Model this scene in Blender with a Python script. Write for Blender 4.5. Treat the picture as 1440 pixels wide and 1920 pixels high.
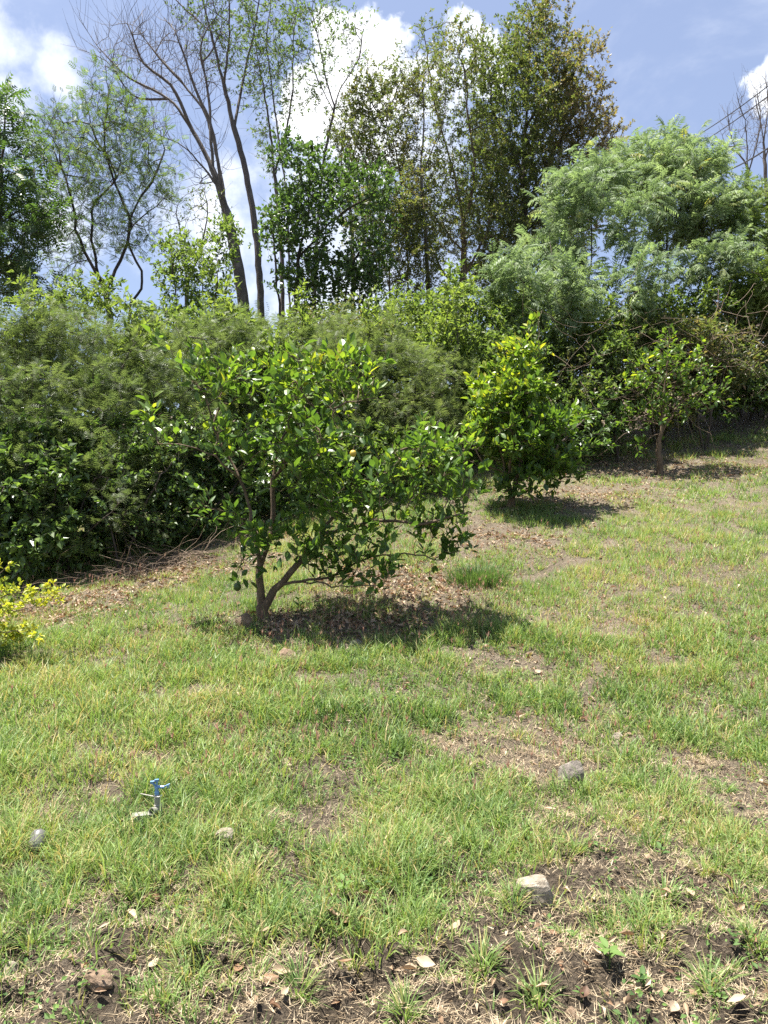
import bpy, math
import numpy as np
from mathutils import Matrix, Vector

for o in list(bpy.data.objects):
    bpy.data.objects.remove(o)
SC = bpy.context.scene
COL = SC.collection
rng = np.random.default_rng(11)

# ------------------------------------------------------------------ camera
F = 1386.0
CAMZ = 1.65
cd = bpy.data.cameras.new('camera')
cd.sensor_fit = 'VERTICAL'
cd.sensor_height = 36.0
cd.lens = F * 36.0 / 1920.0
cd.clip_start = 0.05
cd.clip_end = 2000
cam = bpy.data.objects.new('camera', cd)
cam.location = (0, 0, CAMZ)
cam.rotation_euler = (math.radians(90), 0, 0)
COL.objects.link(cam)
SC.camera = cam

# ------------------------------------------------------------------ sun and sky
SUN = np.array([-0.25, 0.03, 0.97])
SUN /= np.linalg.norm(SUN)
sl = bpy.data.lights.new('sun', 'SUN')
sl.energy = 4.6
sl.angle = math.radians(0.5)
sl.color = (1.0, 0.95, 0.86)
so = bpy.data.objects.new('sun', sl)
so.rotation_euler = Vector(-SUN).to_track_quat('-Z', 'Y').to_euler()
COL.objects.link(so)

SC.view_settings.view_transform = 'Standard'
SC.view_settings.look = 'None'
SC.view_settings.exposure = 1.8
SC.view_settings.gamma = 1.0
SC.render.engine = 'CYCLES'
SC.cycles.max_bounces = 7
SC.cycles.diffuse_bounces = 5
SC.cycles.glossy_bounces = 2
SC.cycles.transmission_bounces = 3
SC.cycles.transparent_max_bounces = 4
SC.cycles.use_denoising = False
SC.cycles.sample_clamp_indirect = 6.0

W = bpy.data.worlds.new('World')
SC.world = W
W.use_nodes = True


class NT:
    """tiny node-tree helper"""
    def __init__(s, nt):
        s.nt = nt
        nt.nodes.clear()

    def n(s, t, **kw):
        nd = s.nt.nodes.new(t)
        for k, v in kw.items():
            if k == 'ins':
                for kk, vv in v.items():
                    if hasattr(vv, 'is_linked') or hasattr(vv, 'links'):
                        s.nt.links.new(vv, nd.inputs[kk])
                    else:
                        nd.inputs[kk].default_value = vv
            else:
                setattr(nd, k, v)
        return nd

    def m(s, op, a, b=0.0, c=0.0, clamp=False):
        nd = s.n('ShaderNodeMath', operation=op, use_clamp=clamp)
        for i, v in enumerate((a, b, c)):
            if hasattr(v, 'links'):
                s.nt.links.new(v, nd.inputs[i])
            else:
                nd.inputs[i].default_value = v
        return nd.outputs[0]

    def vm(s, op, a, b=None, scale=None):
        nd = s.n('ShaderNodeVectorMath', operation=op)
        for i, v in enumerate((a, b)):
            if v is None:
                continue
            if hasattr(v, 'links'):
                s.nt.links.new(v, nd.inputs[i])
            else:
                nd.inputs[i].default_value = v
        if scale is not None:
            nd.inputs['Scale'].default_value = scale
        return nd

    def noise(s, vec, scale, detail=4, rough=0.5, col=False, dist=0.0):
        nd = s.n('ShaderNodeTexNoise', ins={'Scale': scale, 'Detail': detail, 'Roughness': rough, 'Distortion': dist})
        if vec is not None:
            s.nt.links.new(vec, nd.inputs['Vector'])
        return nd.outputs['Color' if col else 'Fac']

    def ramp(s, fac, stops):
        nd = s.n('ShaderNodeValToRGB')
        cr = nd.color_ramp
        while len(cr.elements) < len(stops):
            cr.elements.new(0.5)
        for e, (p, c) in zip(cr.elements, stops):
            e.position = p
            e.color = tuple(c) + (1,) if len(c) == 3 else c
        s.nt.links.new(fac, nd.inputs[0])
        return nd.outputs[0]

    def mix(s, fac, a, b, blend='MIX'):
        nd = s.n('ShaderNodeMix', data_type='RGBA', blend_type=blend)
        for i, v in ((0, fac), (6, a), (7, b)):
            if hasattr(v, 'links'):
                s.nt.links.new(v, nd.inputs[i])
            else:
                nd.inputs[i].default_value = v if i == 0 else tuple(v) + (1,)
        return nd.outputs[2]

    def link(s, a, b):
        s.nt.links.new(a, b)


def smooth(t, x, lo, hi):
    nd = t.n('ShaderNodeMapRange', interpolation_type='SMOOTHSTEP', ins={1: lo, 2: hi, 3: 0.0, 4: 1.0})
    t.link(x, nd.inputs[0])
    return nd.outputs[0]


def build_world():
    t = NT(W.node_tree)
    sky = t.n('ShaderNodeTexSky', sky_type='NISHITA', sun_disc=False)
    sky.sun_elevation = math.asin(SUN[2])
    sky.sun_rotation = math.atan2(SUN[0], SUN[1])
    sky.air_density = 1.0
    sky.dust_density = 1.6
    sky.ozone_density = 2.0
    tc = t.n('ShaderNodeTexCoord').outputs['Generated']
    d1 = t.noise(tc, 9.0, 5, 0.55, col=True)
    d1 = t.vm('SUBTRACT', d1, (0.5, 0.5, 0.5)).outputs[0]
    d1 = t.vm('SCALE', d1, scale=0.10).outputs[0]
    dirv = t.vm('ADD', tc, d1).outputs[0]
    # cumulus heads: direction and size of each billow
    lobes = [(640, 90, 68), (605, 165, 72), (735, 110, 46), (700, 185, 60), (590, 245, 60), (850, 75, 45),
             (790, 160, 55), (900, 120, 50), (690, 260, 70),
             (1432, 140, 48), (1500, 165, 80), (-420, 420, 200), (1900, 380, 220)]
    cur = None
    for (px, py, r) in lobes:
        c = np.array([(px - 720) / F, 1.0, (960 - py) / F])
        L = np.linalg.norm(c)
        c /= L
        rho = r / F / L * 1.1
        ds = t.vm('DISTANCE', dirv, tuple(c)).outputs['Value']
        v = t.m('MULTIPLY_ADD', ds, -1.0 / rho, 1.0)
        if cur is None:
            cur = v
        else:
            nd = t.n('ShaderNodeMath', operation='SMOOTH_MAX')
            t.link(cur, nd.inputs[0])
            t.link(v, nd.inputs[1])
            nd.inputs[2].default_value = 0.15
            cur = nd.outputs[0]
    fb = t.noise(tc, 17.0, 8, 0.62)
    edge = t.m('MULTIPLY_ADD', t.m('SUBTRACT', fb, 0.5), 1.9, cur)
    mask = smooth(t, edge, -0.08, 0.24)
    # soft torn cloud at the left
    soft = None
    for (px, py, r) in [(-30, 40, 120), (10, 190, 110), (100, 140, 70), (-150, 140, 200), (640, 330, 170), (780, 280, 150), (400, 420, 150), (130, 420, 120), (600, 520, 220)]:
        c = np.array([(px - 720) / F, 1.0, (960 - py) / F])
        L = np.linalg.norm(c)
        ds = t.vm('DISTANCE', dirv, tuple(c / L)).outputs['Value']
        v = t.m('MULTIPLY_ADD', ds, -L * F / r, 1.0)
        soft = v if soft is None else t.m('MAXIMUM', soft, v)
    sn = t.m('MULTIPLY_ADD', t.m('SUBTRACT', t.noise(tc, 11.0, 9, 0.62), 0.5), 2.6, soft)
    mask = t.m('MAXIMUM', mask, t.m('MULTIPLY', smooth(t, sn, -0.05, 1.1), .8))
    # loose wisps all over the sky
    st = t.vm('MULTIPLY', tc, (1.0, 1.0, 1.7)).outputs[0]
    wis = t.noise(st, 3.1, 7, 0.6, dist=0.4)
    wisp = t.m('MULTIPLY', smooth(t, wis, 0.52, 0.80), 0.40)
    mask = t.m('MAXIMUM', mask, wisp)
    # denser cumulus over the rest of the dome
    gen = smooth(t, t.noise(tc, 2.2, 6, 0.55), 0.60, 0.70)
    sep = t.n('ShaderNodeSeparateXYZ', ins={0: tc})
    away = smooth(t, sep.outputs[1], 0.72, 0.45)
    mask = t.m('MAXIMUM', mask, t.m('MULTIPLY', gen, away))
    shade = t.noise(tc, 9.0, 7, 0.6)
    ccol = t.ramp(shade, [(0.34, (5.4, 5.9, 7.0)), (0.5, (8.2, 8.5, 9.0)), (0.64, (9.9, 9.9, 9.9))])
    skyc = t.mix(0.30, sky.outputs[0], (4.4, 5.0, 7.2))
    colr = t.mix(mask, skyc, ccol)
    bg = t.n('ShaderNodeBackground', ins={'Color': colr, 'Strength': 0.05})
    out = t.n('ShaderNodeOutputWorld')
    t.link(bg.outputs[0], out.inputs[0])


build_world()

# ------------------------------------------------------------------ noise, terrain


def P(px, py, d):
    return np.array([(px - 720) / F * d, d, CAMZ + (960 - py) / F * d])


_perm = np.random.default_rng(5).random((256, 256))


def vnoise(x, y):
    xi = np.floor(x).astype(int)
    yi = np.floor(y).astype(int)
    fx = x - xi
    fy = y - yi
    fx = fx * fx * (3 - 2 * fx)
    fy = fy * fy * (3 - 2 * fy)
    a = _perm[xi & 255, yi & 255]
    b = _perm[(xi + 1) & 255, yi & 255]
    c = _perm[xi & 255, (yi + 1) & 255]
    d = _perm[(xi + 1) & 255, (yi + 1) & 255]
    return (a * (1 - fx) + b * fx) * (1 - fy) + (c * (1 - fx) + d * fx) * fy


def fbm(x, y, o=4):
    s = 0
    a = 0.5
    for i in range(o):
        s = s + a * vnoise(x + 17.3 * i, y + 5.1 * i)
        x = x * 2.03
        y = y * 2.03
        a *= 0.5
    return s / (1 - 0.5 ** o)


CTRL = [(0, 1920, 2.45), (720, 1920, 2.4), (1440, 1920, 2.35), (285, 1530, 3.9), (1005, 1680, 3.15), (720, 1500, 4.1),
        (1440, 1500, 4.15), (0, 1500, 4.0), (1440, 1250, 6.0), (490, 1165, 7.1), (0, 1230, 6.5), (960, 955, 10.8),
        (1237, 885, 12.8), (1440, 930, 11.0), (1440, 850, 13.4), (1440, 765, 16), (0, 1105, 9), (330, 1035, 10),
        (1100, 1100, 8.0), (760, 1000, 10), (1440, 700, 20), (720, 800, 17), (0, 900, 17), (720, 740, 26), (1440, 680, 28),
        (0, 800, 27)]
_c = np.array([P(*c) for c in CTRL] + [(-2, 0, -0.3), (2, 0, -0.3), (-9, 3, -0.75), (9, 3, 0.55), (-9, 9, -0.3), (-12, 20, 2.0),
                                     (11, 10, 3.0)], float)


def _tps():
    n = len(_c)
    A = np.zeros((n + 3, n + 3))
    r2 = ((_c[:, None, :2] - _c[None, :, :2]) ** 2).sum(-1)
    A[:n, :n] = 0.5 * r2 * np.log(r2 + 1e-9) + np.eye(n) * 0.6
    Pm = np.c_[np.ones(n), _c[:, :2]]
    A[:n, n:] = Pm
    A[n:, :n] = Pm.T
    return np.linalg.solve(A, np.r_[_c[:, 2], 0, 0, 0])


_w = _tps()


def H0(x, y):
    x = np.asarray(x, float)
    y = np.asarray(y, float)
    cx = np.clip(x, -13, 13)
    cy = np.clip(y, -1, 27)
    n = len(_c)
    z = _w[n] + _w[n + 1] * cx + _w[n + 2] * cy
    for i in range(n):
        r2 = (cx - _c[i, 0]) ** 2 + (cy - _c[i, 1]) ** 2
        z = z + _w[i] * 0.5 * r2 * np.log(r2 + 1e-9)
    out = np.hypot(x - cx, y - cy)
    return z - 0.10 * out


def H(x, y):
    x = np.asarray(x, float)
    y = np.asarray(y, float)
    near = np.clip((9 - y) / 4, 0, 1)
    bank = np.clip((3.6 - y) / 1.0, 0, 1)
    b = (fbm(x * 1.7, y * 1.7, 4) - 0.5) * 0.14 + (fbm(x * 7 + 3, y * 7, 3) - 0.5) * 0.05 * near
    b = b + (fbm(x * 5 + 9, y * 9, 4) - 0.5) * 0.17 * bank + (fbm(x * 16, y * 16, 2) - .5) * .075 * np.clip((5 - y) / 2, 0, 1)
    return H0(x, y) + b


def G(px, py):
    d = np.linspace(1.6, 40, 3000)
    x = (px - 720) / F * d
    z = CAMZ + (960 - py) / F * d
    k = np.argmax(z < H(x, d))
    return np.array([x[k], d[k], float(H(x[k], d[k]))])


# ------------------------------------------------------------------ mesh building


def make_mesh(name, v, tri, tint=None, mat=None, smooth_=False):
    me = bpy.data.meshes.new(name)
    v = np.asarray(v, np.float32)
    tri = np.asarray(tri, np.int32)
    k = tri.shape[1]
    me.vertices.add(len(v))
    me.vertices.foreach_set('co', v.ravel())
    me.loops.add(tri.size)
    me.loops.foreach_set('vertex_index', tri.ravel())
    me.polygons.add(len(tri))
    me.polygons.foreach_set('loop_start', np.arange(0, tri.size, k, dtype=np.int32))
    if smooth_:
        me.polygons.foreach_set('use_smooth', np.ones(len(tri), bool))
    else:
        me.polygons.foreach_set('use_smooth', np.zeros(len(tri), bool))
    if tint is not None:
        at = me.attributes.new('tint', 'FLOAT', 'POINT')
        at.data.foreach_set('value', np.asarray(tint, np.float32))
    me.update(calc_edges=True)
    if mat:
        me.materials.append(mat)
    return me


def obj(name, me, parent=None, loc=(0, 0, 0)):
    o = bpy.data.objects.new(name, me)
    o.location = loc
    if parent:
        o.parent = parent
    COL.objects.link(o)
    return o


def tag(o, label=None, cat=None, group=None, kind=None):
    if label:
        o['label'] = label
    if cat:
        o['category'] = cat
    if group:
        o['group'] = group
    if kind:
        o['kind'] = kind
    return o


def copy_tree(o, parent=None):
    c = o.copy()
    c.parent = parent
    COL.objects.link(c)
    for ch in list(o.children):
        copy_tree(ch, c)
    return c


def nrm(v):
    return v / (np.linalg.norm(v, axis=-1, keepdims=True) + 1e-12)


def frames(d, hint):
    x = nrm(d)
    y = np.cross(hint, x)
    bad = np.linalg.norm(y, axis=1) < 1e-4
    y[bad] = np.cross(np.array([1.0, 0.1, 0]), x[bad])
    y = nrm(y)
    z = np.cross(x, y)
    return np.stack([x, y, z], -1)


def scatter(tv, tt, pos, R, scale, tint, ttint=None):
    """copy a template (verts tv, tris tt) to n places"""
    n = len(pos)
    k = len(tv)
    sc = scale if np.ndim(scale) > 1 else np.repeat(np.asarray(scale)[:, None], 3, 1)
    loc = tv[None] * sc[:, None, :]
    v = np.einsum('nij,nkj->nki', R, loc) + pos[:, None]
    f = tt[None] + (np.arange(n) * k)[:, None, None]
    ti = np.repeat(tint, k).reshape(n, k)
    if ttint is not None:
        ti = ti + ttint[None]
    return v.reshape(-1, 3), f.reshape(-1, 3), ti.ravel()


def join(parts):
    vs, fs, ts = [], [], []
    o = 0
    for v, f, t in parts:
        vs.append(v)
        fs.append(f + o)
        ts.append(t)
        o += len(v)
    return np.concatenate(vs), np.concatenate(fs), np.concatenate(ts)


# ------------------------------------------------------------------ materials


def leaf_mat(name, stops, trans=0.38, rough=0.42, tgain=(1.5, 1.6, 0.7), spec=0.5, attr='tint', vary=0.25):
    m = bpy.data.materials.new(name)
    m.use_nodes = True
    t = NT(m.node_tree)
    a = t.n('ShaderNodeAttribute', attribute_name='tint')
    geo = t.n('ShaderNodeNewGeometry')
    nz = t.noise(geo.outputs['Position'], 30.0, 2, 0.5)
    fac = t.m('MULTIPLY_ADD', t.m('SUBTRACT', nz, 0.5), vary, a.outputs['Fac'])
    c = t.ramp(fac, stops)
    pb = t.n('ShaderNodeBsdfPrincipled', ins={'Base Color': c, 'Roughness': rough, 'Specular IOR Level': spec})
    tg = t.mix(1.0, c, tgain, 'MULTIPLY')
    tb = t.n('ShaderNodeBsdfTranslucent', ins={'Color': tg})
    mx = t.n('ShaderNodeMixShader', ins={0: trans})
    t.link(pb.outputs[0], mx.inputs[1])
    t.link(tb.outputs[0], mx.inputs[2])
    out = t.n('ShaderNodeOutputMaterial')
    t.link(mx.outputs[0], out.inputs[0])
    return m


def solid_mat(name, stops, scale=12.0, rough=0.8, bump=0.4, stretch=(1, 1, 1), spec=0.3, bscale=None, detail=6):
    m = bpy.data.materials.new(name)
    m.use_nodes = True
    t = NT(m.node_tree)
    tc = t.n('ShaderNodeTexCoord').outputs['Object']
    v = t.vm('MULTIPLY', tc, stretch).outputs[0]
    nz = t.noise(v, scale, detail, 0.65)
    c = t.ramp(nz, stops)
    pb = t.n('ShaderNodeBsdfPrincipled', ins={'Base Color': c, 'Roughness': rough, 'Specular IOR Level': spec})
    b = t.n('ShaderNodeBump', ins={'Strength': bump, 'Distance': 0.02})
    t.link(t.noise(v, bscale or scale * 2.2, 6, 0.7), b.inputs['Height'])
    t.link(b.outputs[0], pb.inputs['Normal'])
    out = t.n('ShaderNodeOutputMaterial')
    t.link(pb.outputs[0], out.inputs[0])
    return m


M = {}
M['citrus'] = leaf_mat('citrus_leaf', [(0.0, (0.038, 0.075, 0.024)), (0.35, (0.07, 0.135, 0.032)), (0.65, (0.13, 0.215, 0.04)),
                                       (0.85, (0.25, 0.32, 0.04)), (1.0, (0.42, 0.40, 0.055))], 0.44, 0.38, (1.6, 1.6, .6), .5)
M['dark_leaf'] = leaf_mat('dark_leaf', [(0.0, (0.035, 0.065, 0.025)), (0.5, (0.072, 0.125, 0.04)), (1.0, (0.17, 0.24, 0.07))], 0.42, 0.34, (1.4, 1.5, .7), .55)
M['mid_leaf'] = leaf_mat('mid_leaf', [(0.0, (0.05, 0.085, 0.03)), (0.5, (0.10, 0.15, 0.05)), (1.0, (0.22, 0.27, 0.075))], 0.46, 0.55, spec=.35)
M['brown_leaf'] = leaf_mat('browning_leaf', [(0.0, (0.05, 0.075, 0.028)), (0.45, (0.105, 0.135, 0.05)), (0.72, (0.17, 0.145, 0.075)),
                                             (1.0, (0.22, 0.16, 0.115))], 0.46, 0.5)
M['grey_leaf'] = leaf_mat('grey_green_leaf', [(0.0, (0.10, 0.15, 0.085)), (0.5, (0.21, 0.28, 0.15)), (0.8, (0.31, 0.38, 0.21)),
                                              (1.0, (0.33, 0.30, 0.06))], 0.45, 0.58, (1.15, 1.25, 0.75), 0.35)
M['acacia'] = leaf_mat('feather_leaf', [(0.0, (0.06, 0.085, 0.035)), (0.5, (0.125, 0.17, 0.066)), (1.0, (0.22, 0.26, 0.10))], 0.48, 0.5, (1.25, 1.3, .8))
M['yellow_leaf'] = leaf_mat('yellow_leaf', [(0.0, (0.06, 0.13, 0.02)), (0.4, (0.22, 0.30, 0.035)), (1.0, (0.56, 0.53, 0.05))], 0.40, 0.5,
                            (1.3, 1.3, 0.8))
M['grass'] = leaf_mat('grass_blade', [(0.0, (0.06, 0.115, 0.035)), (0.35, (0.16, 0.25, 0.072)), (0.62, (0.255, 0.34, 0.11)),
                                      (0.8, (0.30, 0.29, 0.10)), (1.0, (0.42, 0.33, 0.17))], 0.40, 0.5, (1.35, 1.4, 0.8), 0.4, vary=0.12)
M['straw'] = leaf_mat('straw', [(0.0, (0.10, 0.07, 0.045)), (0.5, (0.30, 0.225, 0.14)), (1.0, (0.52, 0.43, 0.29))], 0.2, 0.6, (1.1, 1.0, 0.8))
M['seed'] = leaf_mat('seed_head', [(0.0, (0.24, 0.115, 0.085)), (0.5, (0.42, 0.25, 0.19)), (1.0, (0.50, 0.38, 0.26))], 0.45, 0.6, (1.2, 1.1, 1.0))
M['dry_leaf'] = leaf_mat('dry_leaf', [(0.0, (0.085, 0.048, 0.03)), (0.25, (0.20, 0.115, 0.065)), (0.55, (0.32, 0.235, 0.155)),
                                      (1.0, (0.48, 0.40, 0.295))], 0.18, 0.6, (1.2, 0.9, 0.6), .3, vary=.45)
M['weed'] = leaf_mat('weed_leaf', [(0.0, (0.05, 0.10, 0.03)), (0.5, (0.10, 0.175, 0.05)), (1.0, (0.19, 0.29, 0.075))], 0.38, 0.62, (1.4, 1.4, .7), .25)
M['bark_grey'] = solid_mat('grey_bark', [(0.25, (0.05, 0.042, 0.036)), (0.55, (0.13, 0.11, 0.095)), (0.8, (0.24, 0.21, 0.18))], 9, 0.85, 0.6, (1, 1, 0.35))
M['bark_dark'] = solid_mat('dark_bark', [(0.25, (0.03, 0.024, 0.02)), (0.6, (0.075, 0.06, 0.048)), (0.85, (0.15, 0.12, 0.10))], 9, 0.85, 0.6, (1, 1, 0.35))
M['bark_brown'] = solid_mat('brown_bark', [(0.25, (0.055, 0.036, 0.024)), (0.55, (0.14, 0.10, 0.065)), (0.8, (0.25, 0.20, 0.14))], 14, 0.85, 0.7, (1, 1, 0.4))
M['twig_dry'] = solid_mat('dry_twig', [(0.3, (0.12, 0.085, 0.06)), (0.6, (0.24, 0.18, 0.13)), (0.8, (0.38, 0.31, 0.24))], 9, 0.8, 0.3)
M['stone_pale'] = solid_mat('pale_stone', [(0.3, (0.16, 0.135, 0.10)), (0.5, (0.31, 0.265, 0.205)), (0.7, (0.46, 0.41, 0.34))], 30, 0.9, 0.9, bscale=60)
M['stone_grey'] = solid_mat('grey_stone', [(0.3, (0.09, 0.08, 0.07)), (0.55, (0.20, 0.175, 0.15)), (0.75, (0.36, 0.31, 0.26))], 22, 0.9, 0.8, bscale=50)
M['stone_brown'] = solid_mat('brown_stone', [(0.3, (0.10, 0.07, 0.045)), (0.55, (0.22, 0.155, 0.105)), (0.75, (0.36, 0.28, 0.21))], 22, 0.9, 0.8, bscale=50)
M['pvc_grey'] = solid_mat('grey_plastic', [(0.3, (0.17, 0.165, 0.145)), (0.6, (0.26, 0.25, 0.22)), (0.8, (0.34, 0.33, 0.30))], 25, 0.45, 0.05, spec=0.5)
M['pvc_blue'] = solid_mat('blue_plastic', [(0.3, (0.10, 0.21, 0.40)), (0.6, (0.16, 0.30, 0.53)), (0.8, (0.28, 0.43, 0.62))], 30, 0.4, 0.05, spec=0.5)
M['metal'] = solid_mat('pale_metal', [(0.3, (0.36, 0.33, 0.28)), (0.6, (0.55, 0.51, 0.44)), (0.8, (0.68, 0.64, 0.57))], 40, 0.4, 0.1, spec=0.6)
M['cup_grey'] = solid_mat('weathered_cup', [(0.3, (0.085, 0.08, 0.078)), (0.6, (0.14, 0.135, 0.13)), (0.8, (0.22, 0.21, 0.2))], 20, 0.3, 0.15, spec=0.5)
M['hole_shade'] = solid_mat('painted_hole_shade', [(0.3, (0.012, 0.011, 0.01)), (0.8, (0.03, 0.028, 0.025))], 20, 0.8, 0.1)  # near-black colour painted for the shade inside the outlet
M['cable'] = solid_mat('cable', [(0.3, (0.03, 0.03, 0.032)), (0.8, (0.06, 0.06, 0.06))], 5, 0.6, 0.05)
M['fruit_green'] = solid_mat('green_fruit', [(0.3, (0.035, 0.06, 0.015)), (0.6, (0.06, 0.10, 0.02)), (0.8, (0.10, 0.14, 0.03))], 30, 0.4, 0.3, spec=0.5, bscale=200)
M['fruit_yellow'] = solid_mat('yellow_fruit', [(0.3, (0.30, 0.23, 0.03)), (0.6, (0.50, 0.36, 0.04)), (0.8, (0.6, 0.45, 0.06))], 20, 0.4, 0.3, spec=0.5, bscale=200)


def ground_mat():
    m = bpy.data.materials.new('soil')
    m.use_nodes = True
    t = NT(m.node_tree)
    pos = t.n('ShaderNodeNewGeometry').outputs['Position']
    a = t.n('ShaderNodeAttribute', attribute_name='tint').outputs['Fac']
    n1 = t.noise(pos, 5.0, 8, 0.7)
    n2 = t.noise(pos, 45.0, 6, 0.7)
    n3 = t.noise(pos, 150.0, 3, 0.6)
    f = t.m('ADD', t.m('MULTIPLY', n1, 0.45), t.m('MULTIPLY', n2, 0.55))
    dark = t.ramp(f, [(0.34, (0.032, 0.025, 0.019)), (0.5, (0.10, 0.079, 0.058)), (0.66, (0.23, 0.185, 0.135))])
    pale = t.ramp(f, [(0.32, (0.10, 0.078, 0.055)), (0.5, (0.22, 0.178, 0.13)), (0.66, (0.36, 0.305, 0.235))])
    c = t.mix(a, dark, pale)
    pb = t.n('ShaderNodeBsdfPrincipled', ins={'Base Color': c, 'Roughness': 0.95, 'Specular IOR Level': 0.15})
    b = t.n('ShaderNodeBump', ins={'Strength': 1.0, 'Distance': 0.06})
    t.link(t.m('ADD', n2, t.m('MULTIPLY', n3, 0.4)), b.inputs['Height'])
    t.link(b.outputs[0], pb.inputs['Normal'])
    out = t.n('ShaderNodeOutputMaterial')
    t.link(pb.outputs[0], out.inputs[0])
    return m


M['soil'] = ground_mat()

# ------------------------------------------------------------------ ground sheet


def axis(fine):
    lo, hi, st = fine
    mid = np.arange(lo, hi, st)
    up = hi + np.cumsum(st * 1.16 ** np.arange(1, 48))
    dn = lo - np.cumsum(st * 1.16 ** np.arange(1, 48))
    up = up[up < 420]
    dn = dn[dn > -420]
    return np.r_[dn[::-1], mid, up]


# bare or trampled spots (picture place on the ground, radii in metres, strength)
BARE = [(955, 1235, .42, .28, .8), (1060, 1265, .5, .22, .55), (880, 1395, .38, .22, .9), (960, 1440, .38, .2, .7), (1010, 1380, .3, .2, .6), (1130, 1185, .3, .25, .7),
        (520, 1530, .12, .10, .8), (1040, 1530, .28, .16, .7), (1400, 1480, .30, .28, .9), (1330, 1430, .25, .2, .6), (1120, 1620, .20, .14, .8),
        (1060, 1740, .26, .14, .9), (1300, 1780, .35, .20, .8), (850, 1870, .4, .10, .9), (1200, 1880, .5, .12, .9),
        (700, 1690, .12, .10, .8), (200, 1690, .25, .12, .8), (130, 1840, .35, .10, .9), (400, 1850, .35, .12, .8), (330, 1760, .22, .1, .6),
        (620, 1800, .25, .1, .7), (180, 1120, .8, .5, .5), (330, 1070, 1.0, .5, .8), (60, 1165, .7, .5, .5), (620, 1170, .8, .35, .8), (760, 1100, .9, .7, .85),
        (1080, 930, 1.2, .7, .7), (1250, 900, .9, .6, .4), (1180, 880, 1.0, .8, .8), (930, 1010, .8, .6, .7), (1380, 890, .9, .6, .35),
        (1290, 1090, .8, .25, .45), (1020, 1050, .7, .3, .5), (300, 1200, .5, .25, .35), (560, 1240, .3, .2, .5),
        (1330, 960, .8, .35, .5), (200, 1380, .3, .15, .3), (1230, 1330, .35, .15, .4), (700, 1330, .25, .1, .3), (1060, 1400, .25, .12, .6)]
_bare = [(G(a, b), rx, ry, s) for (a, b, rx, ry, s) in BARE]


def bareness(x, y):
    v = np.zeros_like(x)
    for g, rx, ry, s in _bare:
        e = ((x - g[0]) / rx) ** 2 + ((y - g[1]) / ry) ** 2
        v = np.maximum(v, s * np.exp(-e * 0.9))
    bank = np.clip((4.0 - y + 0.42 * x + (vnoise(x * 2.3, y * 2.3) - .5) * 2.0) / 1.5, 0, 1) * 0.66
    far = np.clip((y - 13.6 - 0.1 * x) / 2.0, 0, 1) * 0.9
    n = (fbm(x * 1.3 + 4, y * 1.6, 4) - 0.5) * 1.1
    v = np.maximum(np.maximum(v * .95, bank), far) + n * np.where(y > 7, .5, .75) + (fbm(x * 5 + 2, y * 6, 3) - .5) * .7
    return np.clip(v, 0, 1)


def build_ground():
    xs = axis((-3.4, 3.6, 0.036))
    ys = axis((1.9, 6.5, 0.033))
    X, Y = np.meshgrid(xs, ys)
    Z = H(X, Y)
    nx, ny = len(xs), len(ys)
    v = np.stack([X.ravel(), Y.ravel(), Z.ravel()], -1)
    i = np.arange(ny - 1)[:, None] * nx + np.arange(nx - 1)[None]
    q = np.stack([i, i + 1, i + nx + 1, i + nx], -1).reshape(-1, 4)
    # dusty tan soil on the slope, dark crumbly soil on the bank in front
    pale = np.clip((Y - 3.0) / 2.0, 0, 1) * 0.85 + 0.03 + (fbm(X * 0.9, Y * 0.9, 3) - 0.5) * 0.7
    me = make_mesh('ground', v, q, np.clip(pale, 0, 1).ravel(), M['soil'], True)
    o = obj('ground', me)
    tag(o, 'sloping dusty brown soil under the grass', kind='structure')


build_ground()

# ------------------------------------------------------------------ leaf templates (unit length along +x)


def leaf4(w, fold=0.12, droop=0.1):
    v = np.array([(0, 0, 0), (.42, w / 2, fold * w), (.42, -w / 2, fold * w), (.46, 0, -.02), (1, 0, -droop)], float)
    f = np.array([(0, 2, 3), (0, 3, 1), (3, 2, 4), (3, 4, 1)])
    return v, f


def leaf12(w, fold=0.25, droop=0.15, petiole=0.1, wave=0.0):
    st = [(petiole, 0.0), (petiole + .16, .66), (.42, 1.0), (.64, .90), (.84, .52), (1.0, 0.0)]
    v = [(0, 0, 0)]
    f = []
    rows = []
    for k, (x, ww) in enumerate(st):
        zc = -droop * x * x
        if ww == 0:
            rows.append((len(v),))
            v.append((x, 0, zc))
        else:
            h = ww * w / 2
            rows.append((len(v), len(v) + 1, len(v) + 2))
            wv = wave * (1 if k % 2 else -1)
            v += [(x, h, zc + fold * h + wv), (x, 0, zc), (x, -h, zc + fold * h - wv)]
    v += [(0, .012, 0), (petiole, .012, -droop * petiole ** 2)]
    f.append((0, rows[0][0], len(v) - 1))
    f.append((0, len(v) - 1, len(v) - 2))
    for a, b in zip(rows, rows[1:]):
        if len(a) == 1:
            f += [(a[0], b[1], b[0]), (a[0], b[2], b[1])]
        elif len(b) == 1:
            f += [(a[0], a[1], b[0]), (a[1], a[2], b[0])]
        else:
            f += [(a[0], a[1], b[1]), (a[0], b[1], b[0]), (a[1], a[2], b[2]), (a[1], b[2], b[1])]
    return np.array(v, float), np.array(f)


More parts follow.
